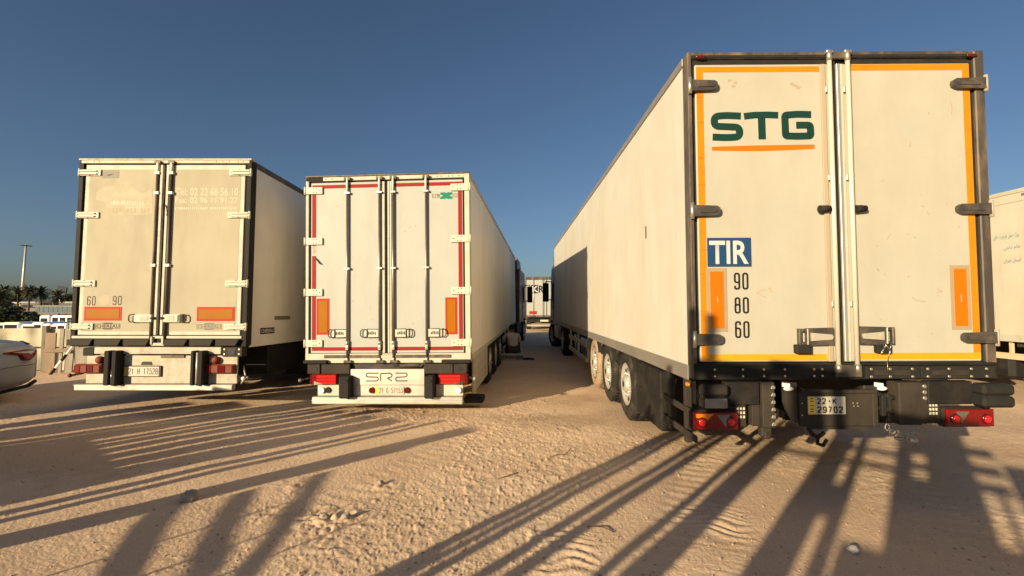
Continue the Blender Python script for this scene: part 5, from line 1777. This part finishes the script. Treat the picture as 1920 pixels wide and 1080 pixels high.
        g.build('bumper_lip', black_rubber, c)
    return c
sedan('sedan_car', (-10.14, 6.62, gz(-10.0, 7.4) - 0.03), 180 + math.degrees(math.atan2(0.78, 0.625)), car_paint, 'silver grey sedan with red tail light, cut off by the left frame edge')

# ------------------------------------------------------------------ tarpaulin fence at the left
def fence_left():
    y0 = 11.8
    f = empty('tarp_fence', (-11.5, y0, gz(-11.5, y0)))
    tag(f, 'low cream tarpaulin fence on dark posts behind the silver car', 'fence')
    xs = np.linspace(-4.5, 0.40, 60)
    zs = np.linspace(0.02, 1.07, 14)
    X, Z = np.meshgrid(xs, zs)
    Yw = 0.10 * vnoise(X * 2.3, Z * 1.2, 31) + 0.11 * vnoise(X * 5, Z * 2.5 + X * 1.2, 32) + 0.06 * vnoise(X * 11, Z * 4, 33)
    Zz = Z + 0.03 * vnoise(X * 1.4, Z * 0 + 2, 34) * (Z > 1.0)
    n0, n1 = X.shape
    vs = list(zip(X.ravel(), Yw.ravel(), Zz.ravel()))
    fs = [(i * n1 + j, i * n1 + j + 1, (i + 1) * n1 + j + 1, (i + 1) * n1 + j) for i in range(n0 - 1) for j in range(n1 - 1)]
    MB().add(vs, fs, smooth=True, orient=False).build('tarp', tarp_m, f)
    for x in (-3.6, -1.9, -0.30):
        MB().box(x, x + 0.13, -0.16, -0.06, 0.0, 1.15 + 0.02 * x, 0.01).build('post', post_wood, f)
    MB().tube((-4.5, -0.09, 0.62), (0.40, -0.09, 0.60), 0.012, n=8).build('wire', post_wood, f)
    g = MB().path([(0.42, -0.12, 0.85), (0.62, -0.12, 0.70), (0.66, -0.12, 0.35), (0.68, -0.12, 0.02)], 0.05, 7)
    g.build('post', brown_board, f)
fence_left()
brd = empty('board_stack', (-11.05, 11.4, gz(-11, 11.4)))
tag(brd, 'grey and brown boards stood upright between the tarpaulin fence and the beige trailer', 'boards')
random.seed(5)
for i, (x, wd, h_, m_) in enumerate(((-0.42, 0.26, 0.98, brown_board), (-0.14, 0.10, 1.08, grey_board), (-0.02, 0.20, 1.02, grey_board), (0.22, 0.13, 0.95, brown_board), (0.38, 0.16, 1.02, grey_board))):
    M = Matrix.Translation((x, 0.05 * i, 0)) @ Matrix.Rotation(R(random.uniform(-5, 5)), 4, 'Y')
    MB().box(0, wd, 0, 0.03, 0, h_, 0.005, M).build('board', m_, brd)
MB().box(-0.40, 0.2, -0.03, 0.0, 0.50, 0.58, 0.005).build('cross_board', brown_board, brd)
tag(MB().box(0.0, 1.5, 0.0, 0.8, 0.0, 0.62, 0.02).build('crate', grey_board), 'large grey crate on the sand behind the left side of the beige trailer', 'crate').location = (-10.62, 11.3, gz(-10, 11.2))
pl_ = MB()
pl_.tube((0, 0, 0), (0.36, 0.25, 0.75), 0.03, n=10)
pole = tag(pl_.build('leaning_pole', lamp_white), 'white and black striped pole leaning on the boards beside the beige trailer', 'pole')
pole.location = (-11.0, 11.1, gz(-11, 11.1))
g = MB()
for a, b in ((0.0, 0.2), (0.42, 0.62), (0.9, 1.0)):
    g.tube((0.36 * a, 0.25 * a, 0.75 * a), (0.36 * b, 0.25 * b, 0.75 * b), 0.032, n=10)
g.build('stripe', black_rubber, pole)

# ------------------------------------------------------------------ vehicles and skyline far left
def van(x, y, label, h=1.9, lw=1.75, ln=3.2, yaw=0.0):
    v = empty('parked_van', (x, y, gz(x, y)), (0, 0, R(yaw)))
    tag(v, label, 'van', 'white vans in the far yard')
    g = MB().box(-lw / 2, lw / 2, 0, ln, 0.32, h, 0.12)
    b = g.build('body', car_white, v)
    MB().box(-lw / 2 + 0.2, lw / 2 - 0.2, -0.012, 0.01, h * 0.58, h * 0.86, 0.02).build('rear_window', glass_dark, v)
    for s in (-1, 1):
        MB().box(s * (lw / 2 - 0.004), s * (lw / 2 + 0.008), 0.5, ln - 0.5, h * 0.58, h * 0.86, 0.005).build('side_window', glass_dark, v)
        MB().box(s * (lw / 2 - 0.16), s * (lw / 2 - 0.03), -0.02, 0.02, h * 0.36, h * 0.56, 0.01).build('tail_light', lamp_brown, v)
        for yy in (0.6, ln - 0.6):
            M = Matrix.Translation((s * (lw / 2 - 0.02), yy, 0.33)) @ (Matrix.Identity(4) if s < 0 else Matrix.Rotation(math.pi, 4, 'Z')) @ Matrix.Scale(0.66, 4)
            link('wheel', TYRE, v, M)
    return v
random.seed(12)
yv = 40.0
desc = ['small white van at the left end of the far row', 'narrow white van second in the far row, beside a dark gap', 'white van right of the wide dark gap in the far row',
        'white van fourth in the far row, before the dark fence post', 'short white van just right of the fence post in the far row', 'white van sixth in the far row', 'white van beside the beige trailer, last of the far row']
for i, (pxl, hh, lw) in enumerate(((2, 1.25, 1.2), (22, 1.3, 1.1), (60, 1.15, 1.3), (71, 1.3, 0.9), (82, 1.2, 1.1), (98, 1.15, 1.0), (112, 1.2, 1.1))):
    x = (pxl - 960) / 868 * yv
    van(x, yv, desc[i], h=hh + 0.15, lw=lw * 1.33, ln=2.6, yaw=random.uniform(-8, 8))
van((84 - 960) / 868 * 46, 46, 'taller white van with dark window standing above the far row', h=1.9, lw=1.1, ln=4.0)
bus = empty('parked_bus', ((126 - 960) / 868 * 44, 44, gz(-42, 44)))
tag(bus, 'low white bus in the yard behind the beige trailer corner', 'bus')
MB().box(-1.6, 1.6, 0, 2.4, 0.4, 1.95, 0.15).build('body', car_white, bus)
for k in range(4):
    MB().box(-1.35 + k * 0.7, -0.8 + k * 0.7, -0.015, 0.01, 1.2, 1.75, 0.02).build('window', glass_dark, bus)
for x in (-1.1, 1.1):
    M = Matrix.Translation((x, 0.02, 0.42)) @ Matrix.Rotation(R(90), 4, 'Z') @ Matrix.Scale(0.84, 4)
    link('wheel', TYRE, bus, M)

def far(pxl, pyl, d):
    return ((pxl - 960) / 868 * d, d, CAM_H + (576.6 - pyl) / 868 * d)

# flyover: long deck with parapet, dark girder, piers and glazed band beneath
fd = 170.0
fo = empty('flyover', (far(60, 577, fd)[0], fd, 0))
tag(fo, 'low grey flyover with pale parapet crossing behind the palms', 'bridge')
x0, x1 = far(38, 0, fd)[0] - fo.location.x, far(330, 0, fd)[0] - fo.location.x
MB().box(x0, x1, 0, 9, 2.6, 3.3, 0.05).build('girder', concrete_dark, fo)
MB().box(x0, x1, -0.3, 0.2, 3.3, 3.75, 0.05).build('parapet', concrete, fo)
# curved ramp at the left end
g = MB()
pts = [(x0 - 7.0 + 7.0 * t, 0, 5.6 - 2.2 * math.sin(t * math.pi / 2)) for t in np.linspace(0, 1, 9)]
for a, b in zip(pts[:-1], pts[1:]):
    g.add([(a[0], -0.3, a[2] - 0.45), (b[0], -0.3, b[2] - 0.45), (b[0], -0.3, b[2]), (a[0], -0.3, a[2]), (a[0], 8, a[2] - 0.45), (b[0], 8, b[2] - 0.45), (b[0], 8, b[2]), (a[0], 8, a[2])],
          [(0, 1, 2, 3), (4, 5, 6, 7), (0, 1, 5, 4), (3, 2, 6, 7)])
g.build('ramp', concrete, fo)
for k in range(9):
    x = x0 + 3 + k * 5.5
    MB().box(x - 0.4, x + 0.4, 3, 5, 0, 2.6, 0.05).build('pier', concrete_dark, fo)
MB().box(x0 + 7, x1, 9.2, 9.6, 0, 2.4, 0.02).build('retaining_wall', concrete_dark, fo)
hall = empty('glazed_hall', (far(105, 577, 120)[0], 120, 0))
tag(hall, 'long low hall with blue grey glazing and pale roof edge under the flyover', 'building')
MB().box(-5.5, 22, 0, 8, 0, 0.4, 0.03).build('wall', concrete_dark, hall)
MB().box(-5.7, 22, -0.3, 8.2, 1.9, 2.1, 0.03).build('roof', concrete, hall)
for k in range(9):
    xx = -5.4 + k * 1.2
    MB().box(xx, xx + 1.12, 0.0, 0.1, 0.4, 1.9, 0.01).build('window', blue_glass, hall)
random.seed(9)
bt = empty('site_fence', (far(85, 577, 100)[0], 100, 0))

bpy.data.objects.remove(bt)
# trees -------------------------------------------------------------
def leaf_mass(mb, c, rx, ry, rz, n, size, seed):
    r = random.Random(seed)
    for i in range(n):
        while True:
            p = Vector((r.uniform(-1, 1), r.uniform(-1, 1), r.uniform(-1, 1)))
            if 0.25 < p.length < 1: break
        q = Vector((c[0] + p.x * rx, c[1] + p.y * ry, c[2] + p.z * rz))
        u = Vector((r.gauss(0, 1), r.gauss(0, 1), r.gauss(0, 1))).normalized() * size * r.uniform(.6, 1.4)
        v = u.cross(Vector((r.gauss(0, 1), r.gauss(0, 1), r.gauss(0, 1)))).normalized() * size * r.uniform(.4, .9)
        k = len(mb.v)
        mb.v += [tuple(q - u), tuple(q + v), tuple(q + u), tuple(q - v)]
        mb.f.append((k, k + 1, k + 2, k + 3))
        mb.sm.append(False)
def tree(name, px0, px1, pytop, d, label, group, seed):
    xa, _, zt = far(px0, pytop, d)
    xb = far(px1, pytop, d)[0]
    t = empty(name, ((xa + xb) / 2, d, 0))
    tag(t, label, 'tree', group)
    w_ = (xb - xa) / 2
    r = random.Random(seed)
    g = MB()
    g.tube((0, 0, 0), (0.1 * w_, 0, zt * 0.55), w_ * 0.10, w_ * 0.05, n=8)
    for k in range(5):
        a = r.uniform(0, 6.28)
        g.tube((0.05 * w_, 0, zt * 0.35), (w_ * 0.6 * math.cos(a), w_ * 0.6 * math.sin(a), zt * r.uniform(.6, .8)), w_ * 0.04, w_ * 0.015, n=6)
    g.build('trunk', bark_m, t)
    g = MB()
    for k in range(9):
        a = r.uniform(0, 6.28)
        rad = r.uniform(0.1, 0.65)
        leaf_mass(g, (w_ * rad * math.cos(a), w_ * rad * math.sin(a), zt * r.uniform(.35, .82)), w_ * .42, w_ * .42, zt * .17, 260, w_ * 0.055, seed * 31 + k)
    g.build('crown', leaf_dark, t)
TG = 'broadleaf trees at the left edge'
tree('tree', -45, 12, 538, 90, 'tallest dark tree, cut by the left frame edge above the silver car', TG, 1)
tree('tree', -12, 30, 553, 95, 'dark rounded tree just left of the light mast foot', TG, 2)
tree('tree', 10, 46, 572, 85, 'low dark bushy tree in front of the flyover ramp', TG, 3)
tree('tree', -60, 5, 565, 80, 'low dark tree right behind the silver car roof', TG, 4)
tree('tree', 108, 150, 549, 185, 'dark rounded tree under the billboard, touching the beige trailer', TG, 5)
tree('tree', 1000, 1050, 560, 260, 'distant tree behind the lane between the trailers', TG, 6)
for i, (a_, b_, t_, d_, l_) in enumerate(((-10, 30, 574, 70, 'dark bush at the left frame edge under the trees'), (22, 60, 580, 72, 'dark bush below the flyover ramp'), (46, 84, 584, 66, 'low dark bush left of the glazed hall'), (90, 118, 590, 64, 'low dark bush before the glazed hall'), (112, 150, 588, 62, 'dark bush just left of the beige trailer edge'))):
    xa_, xb_ = far(a_, 0, d_)[0], far(b_, 0, d_)[0]
    bz = gz((xa_ + xb_) / 2, d_)
    zt_ = far(0, t_, d_)[2] - bz
    b0 = empty('bush', ((xa_ + xb_) / 2, d_, bz))
    tag(b0, l_, 'bush', 'dark bushes behind the yard')
    g = MB()
    rb = random.Random(40 + i)
    for k in range(6):
        leaf_mass(g, (rb.uniform(-.5, .5) * (xb_ - xa_), rb.uniform(-.8, .8), zt_ * rb.uniform(.3, .62)), (xb_ - xa_) * .28, 1.2, zt_ * .38, 220, 0.22, 900 + i * 11 + k)
    g.build('foliage', leaf_dark, b0)
    g = MB()
    for k in range(5):
        g.tube((rb.uniform(-.4, .4) * (xb_ - xa_), 0, -0.1), (rb.uniform(-.4, .4) * (xb_ - xa_), 0, zt_ * .6), 0.06, 0.03, n=6)
    g.build('stem', bark_m, b0)
def palm(pxl, pytop, d, label, seed, sc=1.0):
    x, _, zt = far(pxl, pytop, d)
    t = empty('palm_tree', (x, d, 0))
    tag(t, label, 'palm tree', 'date palms in front of the sky')
    r = random.Random(seed)
    zc = zt - 1.7 * sc
    g = MB()
    for k in range(8):
        a, b = k / 8, (k + 1) / 8
        g.tube((0.1 * math.sin(a * 2), 0, zc * a), (0.1 * math.sin(b * 2), 0, zc * b), 0.34 - 0.08 * a, 0.30 - 0.08 * b, n=8)
    g.build('trunk', bark_m, t)
    g = MB()
    nf = 70
    for k in range(nf):
        az = r.uniform(0, 6.283)
        el = r.uniform(-1.0, 1.3)
        L = r.uniform(2.4, 3.2) * sc
        p = Vector((0.1, 0, zc))
        dirv = Vector((math.cos(az) * math.cos(el), math.sin(az) * math.cos(el), math.sin(el)))
        seg = 6
        for s_ in range(seg):
            q = p + dirv * L / seg
            side = dirv.cross(Vector((0, 0, 1)))
            side = side.normalized() if side.length > 1e-3 else Vector((1, 0, 0))
            for ss in (-1, 1):
                for e in range(2):
                    m0 = p.lerp(q, e * 0.5)
                    tip = m0 + side * ss * 0.60 * sc * (1 - 0.09 * s_) + dirv * 0.22 * sc - Vector((0, 0, 0.16 * sc))
                    k0 = len(g.v)
                    g.v += [tuple(m0), tuple(m0 + dirv * 0.34 * sc), tuple(tip)]
                    g.f.append((k0, k0 + 1, k0 + 2))
                    g.sm.append(False)
            p = q
            dirv = (dirv + Vector((0, 0, -0.20))).normalized()
    g.build('crown', leaf_palm, t)
palm(33, 540, 165, 'palm at the foot of the tall light mast, left of three', 1, 1.1)
palm(54, 538, 165, 'middle palm of the three right of the light mast', 2, 1.05)
palm(76, 539, 168, 'third palm from the mast, with a gap of sky to its right', 3, 1.05)
palm(107, 546, 160, 'smaller palm directly below the dark billboard', 4, 1.0)
palm(5, 538, 150, 'palm top above the dark trees at the left edge', 5, 1.0)
# mast
x, d, zt = far(44, 458, 260)
ms = empty('light_mast', (x, d, 0))
tag(ms, 'tall slender high mast light rising above the palms', 'light mast')
MB().tube((-1.2, 0, 0), (0, 0, zt), 0.85, 0.42, n=12).build('pole', mast_m, ms)
MB().tube((0, 0, zt - 0.8), (0, 0, zt - 0.4), 1.6, 1.8, n=14).build('head_ring', concrete_dark, ms)
for k in range(8):
    a = k * math.pi / 4
    MB().box(-0.5, 0.5, -0.3, 0.3, -0.35, 0.1, 0.05, Matrix.Translation((2.1 * math.cos(a), 2.1 * math.sin(a), zt - 0.5)) @ Matrix.Rotation(a, 4, 'Z')).build('lamp', concrete_dark, ms)
# billboard
x, d, zt = far(111, 537, 190)
bl = empty('billboard', (x, d, 0), (0, 0, R(-12)))
tag(bl, 'small dark billboard on a post above the palms', 'billboard')
MB().box(-2.4, 2.4, -0.2, 0.2, zt - 2.4, zt, 0.05, Matrix.Rotation(R(9), 4, 'Y')).build('panel', bill_m, bl)
MB().tube((0, 0.3, 0), (0, 0.3, zt - 1.0), 0.3, n=8).build('pole', mast_m, bl)
bl.children[0].matrix_basis = Matrix.Translation((0, 0, zt - 1.2)) @ Matrix.Translation((0, 0, -(zt - 1.2))) if False else Matrix.Identity(4)

# ------------------------------------------------------------------ unseen casters added behind the viewpoint, shaped by the shadows wanted on the sand
SA, CA = math.sin(R(SUN_AZ)), math.cos(R(SUN_AZ))
A0 = -2.2
def shadow_fence(name, label, parts, m):
    f = empty(name, (A0 * SA, A0 * CA, 0), (0, 0, -R(SUN_AZ)))
    tag(f, label, 'fence')
    for kind, b0, b1, z0, z1, skew, dy in parts:
        g = MB()
        # skew shifts the top sideways (leaning posts)
        vs = [(b0, -0.03 + dy, z0), (b1, -0.03 + dy, z0), (b1 + skew, -0.03 + dy, z1), (b0 + skew, -0.03 + dy, z1),
              (b0, 0.03 + dy, z0), (b1, 0.03 + dy, z0), (b1 + skew, 0.03 + dy, z1), (b0 + skew, 0.03 + dy, z1)]
        g.add(vs, [(0, 1, 2, 3), (4, 5, 6, 7), (0, 1, 5, 4), (1, 2, 6, 5), (2, 3, 7, 6), (3, 0, 4, 7)])
        g.build(kind, m, f)
    return f
G = -0.2
Lp = [('board', -13.9, -11.4, G, 1.85, 0, 0), ('board', -11.4, -9.67, G, 1.45, 0, 0), ('post', -9.28, -8.93, G, 1.10, 0.03, 0), ('post', -8.80, -8.18, G, 1.22, 0, 0), ('post', -8.10, -7.93, G, 1.42, 0.02, 0),  # tall end board keeps the sedan in shade
      ('board', -7.90, -5.66, G, 0.745, 0, 0)]
prev = -7.90
for gap, wd, zt in ((-7.54, 0.10, 1.5), (-7.30, 0.05, 1.35), (-7.06, 0.08, 1.45), (-6.77, 0.09, 1.4), (-6.46, 0.07, 1.5), (-6.10, 0.05, 1.42)):
    Lp.append(('post', prev, gap, 0.745, zt, 0, 0))
    prev = gap + wd
Lp += [('post', prev, -5.66, 0.745, 1.45, 0.03, 0), ('post', -5.58, -5.45, G, 1.45, 0.10, 0), ('post', -5.36, -5.25, G, 1.55, 0.08, 0), ('post', -5.13, -4.84, G, 1.52, 0.44, 0.07),
       ('post', -4.62, -4.56, 0.90, 1.30, 0.16, 0.0)]
shadow_fence('shadow_fence', 'unseen plank fence added behind the viewpoint to shade the left of the sand', Lp, brown_board)
rf = empty('shadow_rails', (A0 * SA, A0 * CA, 0), (0, 0, -R(SUN_AZ)))  # out of view, added for the bands these rails throw
tag(rf, 'three unseen slanting rails added behind the viewpoint to cast the broad bands at lower left', 'railing')
for (b0, z0, b1, z1, th) in ((-3.35, 0.58, -4.72, 0.735, 0.060), (-2.75, 0.61, -4.50, 0.85, 0.054), (-2.55, 0.62, -4.42, 1.01, 0.050)):
    g = MB()
    g.tube((b0, 0.14, z0), (b1, 0.14, z1), th / 2 * 1.15, n=10)
    g.build('rail', brown_board, rf)
for b in (-4.02, -3.60, -3.25, -2.45):
    MB().tube((b, 0.2, G), (b + 0.05, 0.2, 0.95), 0.010 if b != -2.45 else 0.03, n=8).build('baluster', brown_board, rf)
Rp = [('post', -2.575, -2.485, G, 2.15, 0.12, 0), ('post', -2.44, -2.37, G, 2.2, 0.07, 0.07), ('post', -2.33, -2.245, G, 2.1, 0.03, 0),
      ('post', -2.125, -2.035, G, 2.5, 0.13, 0), ('post', -1.945, -1.835, G, 2.62, 0.04, 0),
      ('post', -1.52, -1.44, G, 3.08, 0.02, 0), ('post', -1.40, -1.32, G, 3.05, 0.03, 0), ('post', -1.33, -1.19, G, 2.35, 0.03, 0),
      ('post', -0.844, -0.618, G, 2.55, 0.02, 0), ('post', -0.530, -0.435, G, 2.62, -0.03, 0), ('post', -0.62, -0.53, 1.55, 1.75, -0.02, 0),
      ('rail', -1.46, -0.95, 2.52, 2.64, 0, 0.08), ('rail', -0.95, -0.42, 2.58, 2.72, 0, 0.08), ('rail', -1.19, -0.20, 1.915, 1.955, 0, 0.08), ('rail', -0.62, -0.20, 2.06, 2.10, 0, 0.08),
      ('board', -0.43, 1.3, G, 1.44, 0, 0.08), ('board', -0.205, -0.06, 1.44, 2.45, 0.0, 0), ('board', -0.06, 0.045, 1.44, 1.91, 0, 0), ('board', -0.06, 0.045, 1.985, 2.045, 0, 0), ('board', -0.06, 0.045, 2.135, 2.45, 0, 0),
      ('board', 0.045, 0.40, 1.44, 2.48, 0, 0), ('board', 0.40, 0.62, 1.44, 1.60, 0, 0), ('board', 0.40, 0.60, 1.90, 1.965, 0, 0), ('board', 0.40, 0.60, 2.035, 2.12, 0, 0), ('board', 0.40, 0.60, 2.215, 2.30, 0, 0),
      ('board', 0.48, 0.52, 1.60, 1.90, 0.02, 0), ('board', 0.62, 1.30, 1.44, 2.16, 0, 0)]
shadow_fence('shadow_rack', 'unseen open timber rack added behind the viewpoint, its posts shading the right of the sand', Rp, brown_board)  # added caster, posts and boards sized from the shadows they throw

# ------------------------------------------------------------------ stones, pebbles and litter
def stone(x, y, r, m, label, seed, flat=0.6, name='stone', group=None):
    rr = random.Random(seed)
    g = MB()
    nu, nv = 12, 8
    vs, fs = [], []
    for j in range(nv + 1):
        t = math.pi * j / nv
        for i in range(nu):
            a = 2 * math.pi * i / nu
            k = 1 + rr.uniform(-.16, .16) if 0 < j < nv else 1
            vs.append((r * k * math.sin(t) * math.cos(a), r * 0.8 * k * math.sin(t) * math.sin(a), r * flat * k * math.cos(t)))
    for j in range(nv):
        for i in range(nu):
            k = (i + 1) % nu
            fs.append((j * nu + i, j * nu + k, (j + 1) * nu + k, (j + 1) * nu + i))
    g.add(vs, fs, smooth=False)
    o = g.build(name, m)
    o.location = (x, y, float(ground_z(np.array([x]), np.array([y]))[0]) + r * flat * 0.55)
    o.rotation_euler = (rr.uniform(-.2, .2), rr.uniform(-.2, .2), rr.uniform(0, 6))
    tag(o, label, 'stone', group)
    return o
SG = 'loose stones on the sand'
stone(-2.72, 3.97, 0.075, rock_m, 'grey fist sized stone at the edge of the shadow bands, lower left', 1, 0.7, group=SG)
stone(2.23, 3.10, 0.042, rock_pale, 'pale stone at the corner of the lit strip, lower right', 2, 0.55, group=SG)
stone(-1.44, 3.62, 0.034, rock_m, 'small stone on the left of the dug sand patch', 3, group=SG)
stone(-1.27, 3.60, 0.036, rock_m, 'small stone on the right of the dug sand patch', 4, group=SG)
stone(-1.20, 4.28, 0.033, rock_m, 'small pale stone alone in the sunlit sand, left of centre', 5, group=SG)
stone(0.22, 3.35, 0.026, rock_pale, 'little pale stone on the edge of the middle post shadow', 6, group=SG)
stone(0.35, 13.5, 0.06, rock_pale, 'white scrap on the shaded lane between the trailers', 7, 0.4, group=SG)
r_ = random.Random(4)
g = MB()
for i in range(9000):
    d = 2.4 + 14 * r_.random() ** 1.8
    a = r_.uniform(-1.0, 1.0)
    x, y = d * math.sin(a), d * math.cos(a)
    s = r_.choice((0.003, 0.004, 0.004, 0.005, 0.006, 0.006, 0.008, 0.011)) * r_.uniform(.7, 1.3)
    z = float(0)
    k = len(g.v)
    pts = [(s * r_.uniform(.7, 1.2), 0, 0), (0, s * r_.uniform(.7, 1.2), 0), (-s * r_.uniform(.7, 1.2), 0, 0), (0, -s * r_.uniform(.7, 1.2), 0), (0, 0, s * .7), (0, 0, -s * .5)]
    ca, sa = math.cos(a * 7), math.sin(a * 7)
    g.v += [(x + p[0] * ca - p[1] * sa, y + p[0] * sa + p[1] * ca, p[2]) for p in pts]
    for f in ((0, 1, 4), (1, 2, 4), (2, 3, 4), (3, 0, 4), (1, 0, 5), (2, 1, 5), (3, 2, 5), (0, 3, 5)):
        g.f.append(tuple(q + k for q in f))
        g.sm.append(False)
V = np.array(g.v)
c_ = V.reshape(-1, 6, 3).mean(1)
V[:, 2] += np.repeat(ground_z(c_[:, 0], c_[:, 1]) + 0.002, 6)
g.v = [tuple(p) for p in V]
tag(g.build('gravel', mat('pebble', (0.40, 0.28, 0.18), 0.9, var=0.3)), 'small pebbles and crumbs scattered over the sand', None, None, 'stuff')
# a couple of twigs
def twig(pts, label, rad=0.004):
    g = MB()
    P_ = [(x, y, float(ground_z(np.array([x]), np.array([y]))[0]) + 0.006 + h_) for x, y, h_ in pts]
    g.path(P_, rad, 5)
    tag(g.build('twig', mat('twig', (0.10, 0.07, 0.045), 0.9)), label, 'twig', 'twigs on the sand')
twig([(0.40, 5.0, 0), (0.50, 5.08, 0.01), (0.58, 5.1, 0.0), (0.66, 5.25, 0.02)], 'thin dark twig lying on lit sand near the frame centre')
twig([(-0.12, 4.42, 0), (-0.02, 4.45, 0.01), (0.06, 4.56, 0.0)], 'short twig nearer to the viewer than the thin one')
twig([(0.55, 3.45, 0), (0.66, 3.42, 0.01), (0.72, 3.36, 0.0)], 'short twig in the second post shadow')
lt = MB().prism(blob(0, 0, 0.14, 0.05, 12), 0, 0.01, Matrix(((1, 0, 0, 0.45), (0, 0, -1, 14.0), (0, 1, 0, 0), (0, 0, 0, 1))))
lt = MB()
lt.ball((0, 0, 0.02), 0.2, 0.12, 0.04)
o_ = lt.build('rag', trouser_m)
o_.location = (0.5, 14.3, gz(0.5, 14.3))
tag(o_, 'dark rag lying flat on the shaded lane', 'rag')
